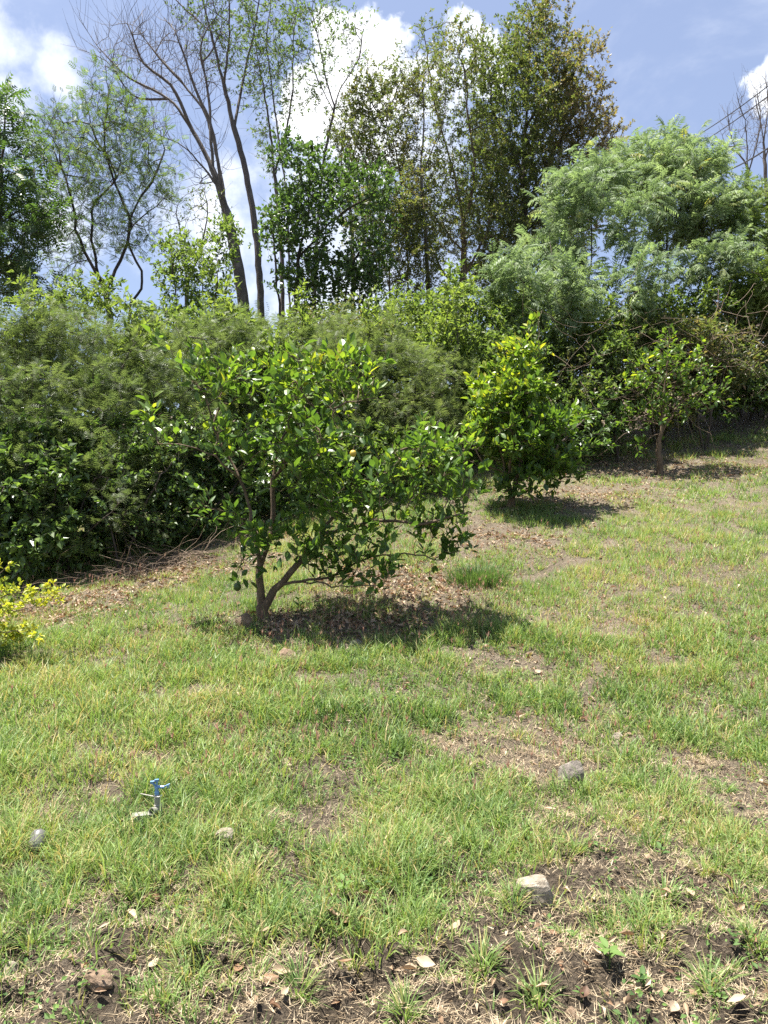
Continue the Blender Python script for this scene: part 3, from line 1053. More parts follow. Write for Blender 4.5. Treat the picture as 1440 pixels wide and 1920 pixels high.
FE = 'grey green feathery trees on the right'
GL = dict(T=T_PINN, mat='grey_leaf', m=3, L=.27, tint=.5, dt=.15, up=.12, a=.55, b=.8, nz=.35)
tree('feathery_tree', 'grey green feathery tree, nearest of the right-hand clump, drooping leaf sprays', 'tree',
     [[(1090, None, 15), (1090, 650, 15), (1100, 560, 15.2), (1110, 450, 15.4), (1105, 380, 15.6)], [(1080, None, 14.8), (1060, 600, 14.6), (1040, 500, 14.8), (1030, 440, 15)],
      [(1100, None, 15), (1150, 560, 14.8), (1180, 440, 15.2)], [(1075, None, 14.6), (1020, 620, 14.2), (985, 540, 14.2)]],
     [(1100, 390, 15.6, 80, 60, 1.0), (1030, 460, 15, 70, 50, .8), (1120, 470, 14.9, 90, 50, .9), (965, 530, 14.2, 55, 45, .7), (1190, 420, 15.4, 70, 70, .9), (1130, 335, 16, 50, 35, .7), (1030, 550, 14.2, 70, 40, .6),
      (1120, 555, 14.1, 80, 40, .6), (990, 600, 13.8, 45, 35, .5), (1200, 520, 14.4, 70, 45, .7), (1060, 605, 13.8, 60, 30, .4)],
     n_attr=1500, step=.2, kill=.25, base=.06, tip=.005, bark='bark_dark', wig=.05, tw=dict(n=2, L=.42, seg=2, up=.15), seed=21, group=FE, gap=.47, gf=1.1, leaf=GL, trop=(0, 0, .2))
tree('feathery_tree', 'tall middle feathery grey green tree reaching highest of the right-hand clump', 'tree',
     [[(1240, None, 16), (1240, 640, 16), (1250, 500, 16.2), (1255, 400, 16.6), (1270, 300, 17)], [(1230, None, 16), (1200, 560, 16), (1190, 420, 16.4), (1185, 330, 16.8)],
      [(1250, None, 16), (1310, 540, 15.8), (1320, 420, 16.2)]],
     [(1200, 330, 16.8, 75, 50, .9), (1280, 330, 16.8, 75, 55, .9), (1250, 410, 16.2, 100, 60, 1.0), (1330, 410, 16.4, 70, 60, .9), (1290, 280, 17, 30, 35, .5), (1190, 290, 17, 35, 30, .5), (1245, 265, 17, 12, 35, .3), (1150, 300, 16.6, 14, 30, .3), (1335, 310, 17, 16, 35, .3), (1270, 490, 15.5, 90, 45, .8),
      (1340, 500, 15.5, 70, 45, .7), (1310, 565, 14.9, 80, 35, .6), (1240, 570, 14.8, 70, 35, .5)],
     n_attr=1450, step=.21, kill=.26, base=.065, tip=.005, bark='bark_dark', wig=.05, tw=dict(n=2, L=.42, seg=2, up=.15), seed=22, group=FE, gap=.47, gf=1.1, leaf=dict(GL, tint=.55), trop=(0, 0, .2))
tree('feathery_tree', 'feathery green tree at the right edge below the power lines', 'tree',
     [[(1400, None, 16.5), (1400, 620, 16.5), (1410, 480, 16.7), (1400, 400, 17)], [(1390, None, 16.2), (1370, 560, 16.2), (1350, 480, 16.4)],
      [(1420, None, 16.2), (1480, 500, 16.2), (1500, 400, 16.4)]],
     [(1410, 400, 17, 70, 55, .9), (1380, 470, 16.2, 70, 50, .8), (1450, 480, 16.2, 80, 55, .9), (1520, 420, 16.6, 80, 80, 1.1), (1420, 550, 15.4, 90, 40, .7), (1500, 540, 15.6, 80, 50, .8)],
     n_attr=1150, step=.22, kill=.27, base=.06, tip=.005, bark='bark_dark', wig=.05, tw=dict(n=2, L=.42, seg=2, up=.15), seed=23, group=FE, gap=.47, gf=1.1, leaf=dict(GL, tint=.62, mat='mid_leaf'), trop=(0, 0, .2))
tree('bare_tree', 'distant leafless tree with upright grey twigs behind the power lines', 'tree',
     [[(1405, None, 27), (1408, 420, 27), (1402, 330, 27), (1398, 240, 27), (1380, 175, 27)], [(1402, 330, 27), (1425, 240, 27), (1420, 170, 27)], [(1402, 320, 27), (1372, 260, 27), (1365, 200, 27)]],
     [(1395, 230, 27, 35, 55, 1), (1420, 210, 27, 25, 45, 1), (1370, 270, 27, 25, 50, 1)],
     n_attr=200, step=.25, kill=.33, base=.09, wig=.04, tw=dict(n=1, L=.9, seg=4, up=.3, spread=.5, thr=.03), tip=.0075, trop=(0, 0, .4), bark='bark_grey', seed=24)
tree('bare_tree', 'distant leafless tree at the right edge with a straight pale trunk', 'tree',
     [[(1438, None, 28), (1438, 420, 28), (1434, 300, 28), (1428, 240, 28), (1415, 180, 28)], [(1434, 300, 28), (1460, 220, 28), (1470, 140, 28)], [(1432, 270, 28), (1440, 200, 28), (1436, 150, 28)]],
     [(1435, 200, 28, 35, 60, 1), (1465, 180, 28, 30, 50, 1), (1420, 260, 28, 30, 40, 1)],
     n_attr=200, step=.25, kill=.33, base=.10, wig=.04, tw=dict(n=1, L=.9, seg=4, up=.3, spread=.5, thr=.03), tip=.0075, trop=(0, 0, .4), bark='bark_grey', seed=25)
tick('feathery')

# ================================================================== thicket shrubs
TH = 'shrubs of the thicket along the upper edge of the slope'
AC = dict(T=T_BIP, mat='acacia', m=5, L=.115, tint=.5, dt=.14, up=.1, a=.7, b=.7, nz=.3, thr=.009)


def shrub(name, label, px, d, blobs, stems, leaf, seed, n=550, step=.15, kill=.2, base=.05, tip=.0035, bark='bark_dark', trop=(0, 0, .12), k=4, **kw):
    r = np.random.default_rng(seed + 900)
    kw.setdefault('tw', dict(n=2, L=.26, seg=2, up=.1))
    limbs = []
    for i, (tx, ty) in enumerate(stems):
        d0 = d + r.normal(0, .15)
        x0 = px + r.normal(0, 14)
        g = ground_pt(x0, d0)
        yb = 960 - (g[2] - CAMZ) / d0 * F
        limbs.append([(x0, None, d0), (x0 + .35 * (tx - x0), yb + .45 * (ty - yb), d0 + r.normal(0, .1)), (tx, ty, d + r.normal(0, .3))])
    return tree(name, label, 'shrub', limbs, blobs, n_attr=n, step=step, kill=kill, base=base, tip=tip, bark=bark, trop=trop, k=k, leaf=leaf, seed=seed,
                group=TH, trunk='stems', crown='foliage', jit=.28, flare=1.1, **kw)


shrub('feather_leaf_shrub', 'tall feathery olive shrub filling the left edge of the thicket', 20, 10.2,
      [(10, 640, 10.3, 110, 70, 1.0), (40, 760, 9.8, 120, 90, .9), (-90, 720, 10, 120, 140, 1.2), (0, 880, 9.5, 90, 80, .7), (70, 860, 9.4, 90, 80, .5)],
      [(-60, 700), (0, 640), (80, 640), (60, 760), (-120, 700)], AC, 31, n=800)
shrub('feather_leaf_shrub', 'feathery olive shrub second from the left edge, behind the lemon tree row', 170, 10.8,
      [(160, 640, 10.8, 105, 70, 1.0), (190, 750, 10.2, 110, 90, .9), (150, 850, 9.8, 110, 80, .7), (210, 900, 9.6, 90, 60, .5)],
      [(110, 650), (180, 610), (240, 660), (180, 760)], AC, 32, n=800)
shrub('feather_leaf_shrub', 'feathery olive shrub directly behind the left limbs of the nearest citrus tree', 330, 11.2,
      [(310, 690, 11.2, 90, 90, 1.0), (340, 790, 10.8, 100, 100, .9), (420, 660, 11.6, 80, 80, .9), (400, 850, 11, 90, 80, .8), (310, 870, 10.2, 90, 80, .6)],
      [(270, 680), (340, 640), (420, 660), (360, 760)], AC, 33, n=800)
shrub('feather_leaf_shrub', 'feathery shrub behind the top of the nearest citrus tree', 540, 13,
      [(520, 660, 13, 90, 60, 1.0), (600, 690, 12.8, 100, 80, 1.0), (520, 770, 12.6, 100, 80, .9), (460, 620, 13.2, 60, 40, .8)],
      [(470, 640), (540, 610), (620, 650)], dict(AC, tint=.6), 34, n=1000)
shrub('feather_leaf_shrub', 'light feathery shrub between the two front citrus trees', 730, 13,
      [(720, 680, 13, 90, 70, 1.0), (780, 720, 12.6, 90, 80, .9), (690, 780, 12.4, 100, 80, .9), (800, 800, 12.2, 80, 70, .8), (640, 640, 13.4, 60, 50, .8), (830, 720, 12.8, 60, 60, .7)],
      [(660, 660), (730, 630), (800, 670)], dict(AC, tint=.64), 35, n=1150)
shrub('feather_leaf_shrub', 'low feathery shrub in front of the left thicket, above the yellow bush', 110, 9.2,
      [(60, 900, 9.15, 90, 70, .3), (180, 900, 9.3, 90, 80, .3), (120, 990, 9.0, 80, 50, .25), (250, 960, 9.5, 70, 60, .25)], [(50, 880), (120, 870), (190, 880), (240, 930)], dict(AC, tint=.45, m=3), 36, n=420, gap=.35, gf=2)
for k_, (px_, d_, lab) in enumerate([(110, 10.3, 'low dark shrub deep inside the left thicket'), (290, 10.8, 'low dark shrub deep in the thicket behind the twig pile'), (-60, 9.6, 'low dark shrub at the left edge of the thicket')]):
    shrub('broadleaf_shrub', lab, px_, d_, [(px_, 960, d_, 120, 70, .6), (px_ - 40, 1030, d_ - .2, 90, 40, .5), (px_ + 60, 1010, d_ - .1, 90, 50, .5)], [(px_ - 60, 960), (px_, 920), (px_ + 70, 950)],
          dict(T=T_BROAD2, mat='dark_leaf', m=6, L=.10, tint=.4, thr=.009), 57 + k_, n=600)
BL = dict(T=T_BROAD, T2=T_BROAD2, mat='dark_leaf', m=6, L=.10, tint=.62, dt=.16, up=-.15, a=.5, b=.8, nz=.5, thr=.009)
shrub('broadleaf_shrub', 'dark broadleaf shrub with hanging oval leaves behind the yellow bush', 60, 9.3,
      [(40, 920, 9.2, 90, 90, .55), (90, 1010, 9.0, 70, 70, .45), (-40, 960, 9.2, 80, 110, .6), (120, 900, 9.3, 60, 70, .5), (30, 840, 9.6, 90, 60, .6), (110, 820, 9.8, 80, 50, .6), (60, 1060, 8.9, 70, 40, .35)],
      [(0, 900), (60, 880), (120, 900), (90, 980)], BL, 41, n=850, leafobj=180)
shrub('broadleaf_shrub', 'dark broadleaf shrub above the pile of dry twigs', 230, 9.6,
      [(220, 930, 9.6, 90, 90, .6), (300, 940, 9.9, 80, 70, .6), (180, 1010, 9.4, 70, 50, .4), (260, 850, 9.9, 90, 60, .6), (200, 810, 10, 90, 50, .6), (330, 830, 10.2, 80, 60, .6), (260, 1010, 9.6, 70, 40, .4), (340, 990, 9.9, 60, 40, .4)],
      [(180, 900), (230, 870), (300, 890)], dict(BL, L=.07), 42, n=850, leafobj=120)
shrub('broadleaf_shrub', 'shaded dark shrub behind the trunk of the nearest citrus tree', 390, 10.6,
      [(380, 900, 10.6, 80, 90, .7), (450, 930, 10.9, 80, 70, .7), (380, 980, 10.4, 60, 40, .5), (540, 900, 11.2, 90, 80, .8), (420, 830, 10.9, 90, 50, .6), (520, 820, 11.2, 90, 50, .6)],
      [(340, 880), (400, 850), (470, 880)], dict(BL, L=.085, tint=.45), 43, n=760)
ML = dict(T=T_MID2, mat='mid_leaf', m=6, L=.10, tint=.45, dt=.18, up=.05, a=.5, b=.8, nz=.5, thr=.009)
shrub('broadleaf_shrub', 'low leafy shrub in the gap behind the two front citrus trees', 650, 12,
      [(620, 880, 12, 100, 80, .8), (720, 880, 12, 90, 80, .8), (800, 880, 12, 80, 70, .7)], [(600, 850), (680, 830), (780, 850)], dict(ML, tint=.5, L=.11), 44, n=760)
shrub('broadleaf_shrub', 'yellowish leafy shrub rising behind the middle citrus tree', 860, 14,
      [(850, 600, 14.2, 60, 60, .9), (900, 680, 13.6, 80, 80, .9), (830, 680, 13.6, 60, 60, .8), (880, 780, 13.2, 80, 70, .8), (860, 540, 14.4, 40, 40, .7)],
      [(840, 590), (880, 560), (920, 660)], dict(ML, tint=.68, L=.10), 45, n=700)
shrub('broadleaf_shrub', 'dense green shrub under the left side of the feathery trees', 960, 14.2,
      [(950, 600, 14.4, 60, 50, .9), (970, 680, 14, 80, 70, .9), (1010, 760, 13.6, 80, 60, .8)], [(930, 620), (980, 610), (1020, 700)], dict(ML, tint=.5), 46, n=600)
shrub('broadleaf_shrub', 'dim undergrowth shrub between the middle and rear citrus trees', 1110, 14,
      [(1090, 690, 14.2, 80, 60, .8), (1150, 740, 13.8, 70, 60, .7), (1080, 770, 13.6, 70, 40, .6)], [(1070, 680), (1120, 660), (1160, 710)], dict(ML, tint=.4, mat='brown_leaf', L=.10), 47, n=520)
shrub('broadleaf_shrub', 'brownish undergrowth shrub behind the rear citrus tree', 1240, 14.6,
      [(1220, 650, 14.6, 90, 60, .8), (1290, 700, 14.4, 90, 70, .8), (1240, 760, 14.2, 90, 40, .6)], [(1190, 660), (1250, 630), (1310, 660)], dict(ML, tint=.45, mat='brown_leaf', L=.10), 48, n=560)
shrub('broadleaf_shrub', 'shaded olive shrub at the right edge above the grass', 1400, 15.6,
      [(1380, 650, 15.6, 90, 60, .9), (1440, 690, 15.6, 90, 60, .9), (1390, 730, 15.2, 90, 40, .7), (1530, 650, 15.8, 90, 90, 1)], [(1350, 640), (1400, 610), (1470, 640), (1530, 650)],
      dict(ML, tint=.5, mat='brown_leaf', L=.11), 49, n=700)
shrub('broadleaf_shrub', 'yellow green shrub filling the space under the nearest feathery tree', 1130, 14.6,
      [(1110, 620, 14.8, 90, 60, .9), (1170, 640, 14.8, 80, 60, .9), (1060, 660, 14.6, 60, 50, .8)], [(1080, 610), (1140, 580), (1190, 610)], dict(ML, tint=.6, L=.11), 52, n=650)
shrub('broadleaf_shrub', 'olive shrub under the tall middle feathery tree', 1290, 15.4,
      [(1270, 600, 15.6, 100, 60, .9), (1350, 610, 15.6, 90, 60, .9), (1220, 640, 15.4, 70, 60, .8), (1320, 680, 15.2, 110, 60, .8)], [(1240, 590), (1300, 570), (1360, 590)], dict(ML, tint=.55, L=.11), 53, n=800)
shrub('broadleaf_shrub', 'bright green shrub at the far right below the power lines', 1440, 16.2,
      [(1430, 560, 16.4, 80, 60, .9), (1460, 640, 16.2, 90, 70, .9), (1550, 600, 16.4, 90, 80, 1)], [(1410, 560), (1460, 530), (1530, 570)], dict(ML, tint=.75, L=.11), 54, n=600)
shrub('broadleaf_shrub', 'low dim shrub on the slope right of the rear citrus tree', 1400, 14.6,
      [(1360, 740, 14.8, 90, 45, .6), (1440, 730, 15, 80, 50, .6), (1520, 720, 15, 80, 60, .7)], [(1350, 730), (1400, 710), (1460, 700), (1520, 700)], dict(ML, mat='dark_leaf', tint=.5), 55, n=600)
shrub('broadleaf_shrub', 'dark low shrub right behind the middle citrus tree', 1030, 12.9,
      [(1010, 820, 13, 80, 50, .6), (1080, 810, 13.1, 70, 50, .6), (1130, 790, 13.3, 60, 50, .6)], [(990, 800), (1050, 770), (1110, 770)], dict(ML, mat='dark_leaf', tint=.5), 56, n=520)
for k_, (lab, px_, d_, bl_, st_, lf_) in enumerate([
    ('light green leafy shrub just above the top of the nearest citrus tree', 470, 12.6, [(450, 640, 12.8, 60, 50, .7), (500, 690, 12.5, 70, 60, .7), (430, 720, 12.3, 60, 60, .6)], [(440, 630), (490, 620), (520, 660)], dict(ML, tint=.62)),
    ('olive leafy shrub behind the right shoulder of the nearest citrus tree', 640, 14.2, [(610, 620, 14.4, 70, 45, .8), (680, 640, 14.2, 80, 50, .8), (640, 700, 13.8, 90, 50, .8)], [(600, 610), (650, 595), (700, 620)], dict(ML, tint=.5, mat='brown_leaf')),
    ('pale green shrub in the middle of the thicket below the forked tree', 770, 14.6, [(750, 600, 14.8, 60, 40, .8), (800, 640, 14.5, 70, 50, .8), (740, 660, 14.2, 70, 50, .8)], [(730, 600), (780, 580), (820, 620)], dict(ML, tint=.66)),
    ('dense shrub left of centre below the small leafy tree', 330, 13, [(300, 620, 13.2, 60, 45, .8), (360, 640, 13, 70, 50, .8), (260, 660, 12.8, 60, 50, .7)], [(280, 620), (330, 600), (380, 630)], dict(ML, tint=.55)),
    ('green shrub in front of the dry vines beside the rear citrus tree', 1170, 13.4, [(1150, 670, 13.6, 60, 50, .5), (1190, 730, 13.4, 50, 45, .45), (1120, 740, 13.3, 50, 45, .45)], [(1130, 680), (1170, 660), (1200, 700)], dict(ML, tint=.55)),
    ('olive shrub right behind the crown of the rear citrus tree', 1330, 14, [(1310, 640, 14.2, 70, 50, .6), (1370, 680, 14.2, 60, 50, .6), (1280, 700, 14, 60, 40, .5)], [(1290, 640), (1330, 620), (1370, 650)], dict(ML, tint=.52, mat='brown_leaf'))]):
    shrub('broadleaf_shrub', lab, px_, d_, bl_, st_, lf_, 110 + k_, n=560, gap=.3, gf=1.6)
SG = dict(T=T_MID2, mat='mid_leaf', m=5, L=.10, tint=.6, dt=.15, up=.2, a=.5, b=.8, nz=.5, thr=.009)
shrub('sapling', 'small light green leafy tree left of the dark bushy tree', 390, 15,
      [(340, 490, 15, 55, 55, .8), (390, 520, 15, 50, 60, .8), (330, 560, 14.8, 50, 50, .7), (430, 440, 15.2, 30, 40, .6), (400, 590, 14.8, 60, 40, .7)],
      [(320, 480), (380, 470), (410, 500)], SG, 50, n=420, base=.07)
shrub('sapling', 'bright green leafy sapling above the left thicket', 130, 13.5,
      [(150, 560, 13.5, 40, 40, .7), (190, 560, 13.5, 40, 45, .7), (110, 590, 13.4, 50, 30, .7)], [(140, 550), (190, 540)], dict(SG, tint=.75), 51, n=260)
for k_, (lab, px_, d_, ty_) in enumerate([('bright young sapling poking out of the hedge top at far left', 45, 10.6, 560), ('thin upright sapling above the hedge left of the nearest citrus tree', 245, 11, 590),
                                     ('leafy shoot rising behind the top of the nearest citrus tree', 560, 13, 575), ('yellow green sapling left of the middle citrus tree', 845, 13, 565),
                                     ('slim shoot standing above the centre of the thicket', 690, 13, 590), ('bright shoot on the hedge directly below the bare tree', 420, 12, 570)]):
    shrub('sapling', lab, px_, d_, [(px_, ty_, d_, 16, 34, .25), (px_ + 12, ty_ + 50, d_, 26, 36, .3), (px_ - 14, ty_ + 80, d_, 26, 36, .3)], [(px_, ty_ - 20), (px_ + 14, ty_ + 20)], dict(SG, tint=.78, L=.11, m=4), 130 + k_, n=110, step=.13, kill=.16)
for k_, (lab, px_, d_, y0_) in enumerate([('dark shrub filling the hedge behind its far left end', -20, 12.6, 770), ('dark shrub inside the hedge behind the low feathery shrub', 130, 13, 770),
                                     ('dark shrub inside the hedge left of the nearest citrus crown', 270, 13.2, 770), ('dark shrub inside the hedge behind the nearest citrus crown', 430, 13.8, 770),
                                     ('green shrub inside the hedge behind the gap between the front citrus trees', 600, 15, 740), ('green shrub inside the hedge just left of the middle citrus tree', 770, 15.4, 730),
                                     ('green shrub inside the hedge behind the middle citrus tree', 920, 15.6, 720)]):
    shrub('broadleaf_shrub', lab, px_, d_, [(px_, y0_ - 30, d_, 100, 60, .7), (px_ - 30, y0_ + 50, d_ - .2, 100, 60, .7), (px_ + 40, y0_ + 100, d_ - .3, 90, 50, .6)], [(px_ - 60, y0_ - 20), (px_, y0_ - 50), (px_ + 60, y0_ - 20)],
          dict(T=T_BROAD2, mat='mid_leaf' if k_ > 3 else 'dark_leaf', m=4, L=.14, tint=.42, thr=.009), 150 + k_, n=420)
# green scrub filling the ground behind, on the ridge
for i, (px, d, ty, rx) in enumerate([(620, 18, 590, 110), (800, 18.5, 560, 110), (1000, 19, 560, 120), (420, 17, 620, 110), (240, 16.5, 640, 110), (60, 16, 630, 110)]):
    shrub('scrub_bush', ['scrub bush at the foot of the dark bushy tree', 'scrub bush at the foot of the yellowish forked tree', 'scrub bush under the tallest tree',
                         'scrub bush at the foot of the bare leaning tree', 'scrub bush at the foot of the twisted tree', 'scrub bush under the tree at the left edge'][i],
          px, d, [(px, ty + 20, d, rx, 40, 1.0), (px, ty + 90, d - .4, rx, 60, 1.0)], [(px - 60, ty + 10), (px, ty), (px + 60, ty + 10)], dict(ML, tint=.55, m=3, L=.14), 60 + i, n=400)
tick('shrubs')

# ================================================================== citrus trees
CG = 'citrus trees planted on the grassy slope'


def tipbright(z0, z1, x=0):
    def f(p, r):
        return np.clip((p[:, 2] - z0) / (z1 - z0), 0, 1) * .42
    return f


CL = dict(T=T_CITRUS, T2=T_CITRUS9, alt=[leaf12(.38, .55, .35), leaf12(.52, .35, -.1, wave=.03), leaf12(.45, .1, .45)], mat='citrus', m=4, L=.108, tint=.34, dt=.17, up=.45, a=.6, b=.65, nz=.55, thr=.0085)
D1 = 7.1
r1, N1, p1, rad1 = tree('citrus_tree', 'nearest and widest citrus tree with forked trunk and bare lower branches', 'tree',
     [[(494, None, D1), (490, 1120, D1), (486, 1060, D1), (472, 980, D1), (452, 900, D1 - .05), (432, 860, D1), (402, 800, D1), (385, 740, D1), (345, 690, D1 + .1)],
      [(490, 1135, D1), (515, 1108, D1), (548, 1090, D1), (600, 1086, D1 - .1), (660, 1080, D1 - .15), (735, 1084, D1 - .2)],
      [(520, 1105, D1), (560, 1060, D1 + .1), (600, 1000, D1 + .15), (660, 930, D1 + .2), (730, 860, D1 + .2), (800, 820, D1 + .2)],
      [(486, 1070, D1), (508, 1000, D1 + .2), (512, 900, D1 + .2), (530, 820, D1 + .3), (560, 740, D1 + .3), (590, 680, D1 + .3)],
      [(452, 900, D1), (420, 870, D1 - .2), (370, 840, D1 - .2), (300, 830, D1 - .2)],
      [(402, 800, D1), (420, 730, D1 + .2), (430, 690, D1 + .2)],
      [(512, 900, D1 + .2), (600, 780, D1), (700, 745, D1)],
      [(600, 1000, D1 + .1), (700, 980, D1 - .2), (800, 980, D1 - .3), (870, 960, D1 - .3)],
      [(472, 980, D1), (430, 960, D1 - .3), (385, 950, D1 - .4)],
      [(385, 740, D1), (340, 690, D1), (305, 630, D1)], [(484, 1050, D1), (462, 1042, D1 - .1), (448, 1062, D1 - .15), (445, 1085, D1 - .15)],
      [(620, 1085, D1 - .1), (680, 1050, D1 - .2), (760, 1040, D1 - .2), (830, 1050, D1 - .2)], [(560, 1088, D1), (640, 1100, D1 - .3), (720, 1095, D1 - .4)]],
     [(400, 720, D1, 60, 50, .4), (530, 720, D1 + .2, 110, 70, .7), (645, 705, D1 + .2, 60, 65, .6), (280, 770, D1, 38, 35, .25), (430, 840, D1, 55, 70, .45), (560, 840, D1, 110, 90, .75),
      (450, 970, D1 - .1, 50, 70, .4), (690, 900, D1, 110, 90, .7), (810, 860, D1, 80, 75, .6), (850, 940, D1 - .1, 60, 85, .5), (720, 1010, D1 - .2, 110, 50, .6), (600, 980, D1, 90, 70, .6),
      (835, 1030, D1 - .1, 45, 40, .35), (640, 1050, D1 - .2, 70, 30, .4), (740, 1055, D1 - .3, 80, 28, .45), (425, 950, D1 - .3, 50, 70, .35), (515, 1010, D1 - .3, 60, 45, .3), (810, 1005, D1 - .2, 75, 65, .45), (455, 1050, D1 - .25, 40, 25, .2), (860, 1040, D1 - .2, 40, 35, .3), (590, 1040, D1 + .2, 60, 30, .3), (305, 630, D1, 14, 45, .15), (460, 1030, D1 - .2, 50, 30, .3), (870, 850, D1, 35, 50, .35)],
     n_attr=2300, step=.085, kill=.105, gap=.46, gf=2.3, base=.056, tip=.0028, bark='bark_brown', k=7, seed=71, wig=.12, jit=.3, shell=.6, trop=(0, 0, .18),
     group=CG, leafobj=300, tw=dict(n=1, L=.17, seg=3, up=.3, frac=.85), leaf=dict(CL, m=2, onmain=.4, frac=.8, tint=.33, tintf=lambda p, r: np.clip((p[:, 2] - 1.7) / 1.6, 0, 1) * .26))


def fruit(root, p, rr, mat, label):
    b0 = np.array(root.location)
    u = np.linspace(0, math.pi, 11)
    w = np.linspace(0, 2 * math.pi, 15)[:-1]
    v = np.array([(rr * math.sin(a) * math.cos(b), rr * math.sin(a) * math.sin(b), rr * (1.08 * math.cos(a) - .06 * math.cos(a) ** 6)) for a in u for b in w])
    q = np.array([(i * 14 + j, (i + 1) * 14 + j, (i + 1) * 14 + (j + 1) % 14, i * 14 + (j + 1) % 14) for i in range(10) for j in range(14)])
    stv, stq = tubes(np.array([(0, 0, rr * .95), (.004, .003, rr * 1.5), (.01, 0, rr * 2.4)]), np.array([-1, 0, 1]), np.array([.004, .003, .003]), 5)
    o = obj('fruit', make_mesh('fruit', v, q, None, M[mat], True), root, p - b0)
    o['label'] = label
    obj('stalk', make_mesh('stalk', stv, stq, None, M['bark_brown'], True), o)


fruit(r1, P(445, 1100, D1 - .15), .038, 'fruit_green', 'round dark green fruit hanging low')
fruit(r1, P(662, 850, D1 - .75), .029, 'fruit_yellow', 'round ripening yellow fruit')

D2 = 10.8
r2, *_ = tree('citrus_tree', 'middle citrus tree with dense rounded crown and bright yellow-green top', 'tree',
     [[(960, None, D2), (958, 930, D2), (950, 890, D2), (935, 840, D2), (920, 790, D2)], [(960, 940, D2), (972, 890, D2), (985, 820, D2), (980, 740, D2), (985, 660, D2), (995, 605, D2)],
      [(970, 900, D2), (1020, 850, D2), (1070, 800, D2)], [(960, 900, D2), (960, 820, D2 - .3), (960, 740, D2 - .3)], [(1000, 860, D2), (1060, 850, D2), (1140, 832, D2)],
      [(950, 890, D2), (900, 860, D2 - .2), (880, 800, D2 - .2)]],
     [(985, 820, D2, 90, 60, .75), (960, 740, D2, 65, 60, .6), (975, 680, D2, 40, 50, .35), (1035, 810, D2, 45, 45, .45), (915, 820, D2, 50, 70, .5), (1000, 880, D2 - .1, 75, 35, .5),
      (990, 620, D2, 14, 35, .14), (1078, 790, D2, 28, 26, .25), (1040, 890, D2, 45, 30, .35), (900, 740, D2, 38, 50, .35), (1010, 730, D2, 35, 40, .35), (940, 900, D2 - .2, 55, 30, .35), (990, 915, D2 - .25, 55, 22, .35)],
     n_attr=1500, step=.1, kill=.12, gap=.38, gf=2.2, base=.05, tip=.003, bark='bark_brown', k=6, seed=72, jit=.3, trop=(0, 0, .2), group=CG, leafobj=300, tw=dict(n=2, L=.17, seg=3, up=.3),
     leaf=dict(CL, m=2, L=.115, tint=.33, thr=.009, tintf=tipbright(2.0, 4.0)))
D3 = 12.7
r3, *_ = tree('citrus_tree', 'rear citrus tree with sparse open crown beside the undergrowth', 'tree',
     [[(1237, None, D3), (1236, 850, D3), (1240, 800, D3), (1245, 740, D3), (1250, 690, D3), (1255, 620, D3)], [(1238, 820, D3), (1265, 770, D3), (1300, 740, D3), (1340, 720, D3)],
      [(1238, 800, D3), (1200, 788, D3), (1160, 790, D3), (1145, 782, D3)], [(1245, 740, D3), (1215, 710, D3), (1195, 680, D3)], [(1240, 810, D3), (1215, 825, D3), (1200, 835, D3)]],
     [(1260, 680, D3, 55, 50, .5), (1310, 740, D3, 55, 35, .5), (1220, 710, D3, 40, 45, .4), (1290, 690, D3, 40, 35, .4), (1245, 630, D3, 18, 22, .2), (1200, 835, D3, 26, 20, .2), (1250, 770, D3, 55, 35, .4), (1215, 790, D3, 40, 25, .3), (1180, 720, D3, 25, 25, .25), (1340, 760, D3, 28, 22, .3)],
     n_attr=900, step=.11, kill=.13, gap=.33, gf=2.2, base=.05, tip=.003, bark='bark_brown', k=6, seed=73, jit=.32, trop=(0, 0, .12), group=CG, leafobj=160, tw=dict(n=1, L=.2, seg=3, up=.2),
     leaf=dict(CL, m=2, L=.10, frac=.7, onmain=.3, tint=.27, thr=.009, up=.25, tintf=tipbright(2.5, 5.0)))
DY = 6.3
tree('yellow_bush', 'small bush with bright yellow leaves cut off by the left edge', 'bush',
     [[(-60, None, DY), (-50, 1180, DY), (-20, 1130, DY), (40, 1110, DY), (110, 1098, DY)], [(-50, 1180, DY), (0, 1150, DY), (60, 1140, DY - .1), (100, 1110, DY - .1)],
      [(-55, 1190, DY), (-10, 1090, DY), (15, 1060, DY)], [(-50, 1190, DY), (20, 1185, DY - .1), (75, 1190, DY - .2)], [(-60, 1190, DY), (-110, 1120, DY), (-150, 1080, DY)]],
     [(20, 1120, DY, 60, 28, .3), (70, 1120, DY, 45, 26, .2), (-20, 1150, DY, 60, 50, .35), (20, 1200, DY, 45, 28, .25), (5, 1055, DY, 14, 14, .1), (-100, 1120, DY, 80, 60, .4)],
     n_attr=420, step=.05, kill=.075, base=.025, tip=.0016, tw=dict(n=1, L=.07, seg=3, up=.2), bark='twig_dry', k=5, seed=74, jit=.3, trop=(0.1, 0, .15), trunk='stems', crown='foliage', leafobj=200,
     leaf=dict(T=leaf12(.58), mat='yellow_leaf', m=3, L=.042, tint=.55, dt=.22, up=.4, thr=.006, tintf=lambda p, r: np.clip((p[:, 0] + 3.2) * .5, -.3, .3)))
tick('citrus')

# ================================================================== dry twigs and vines


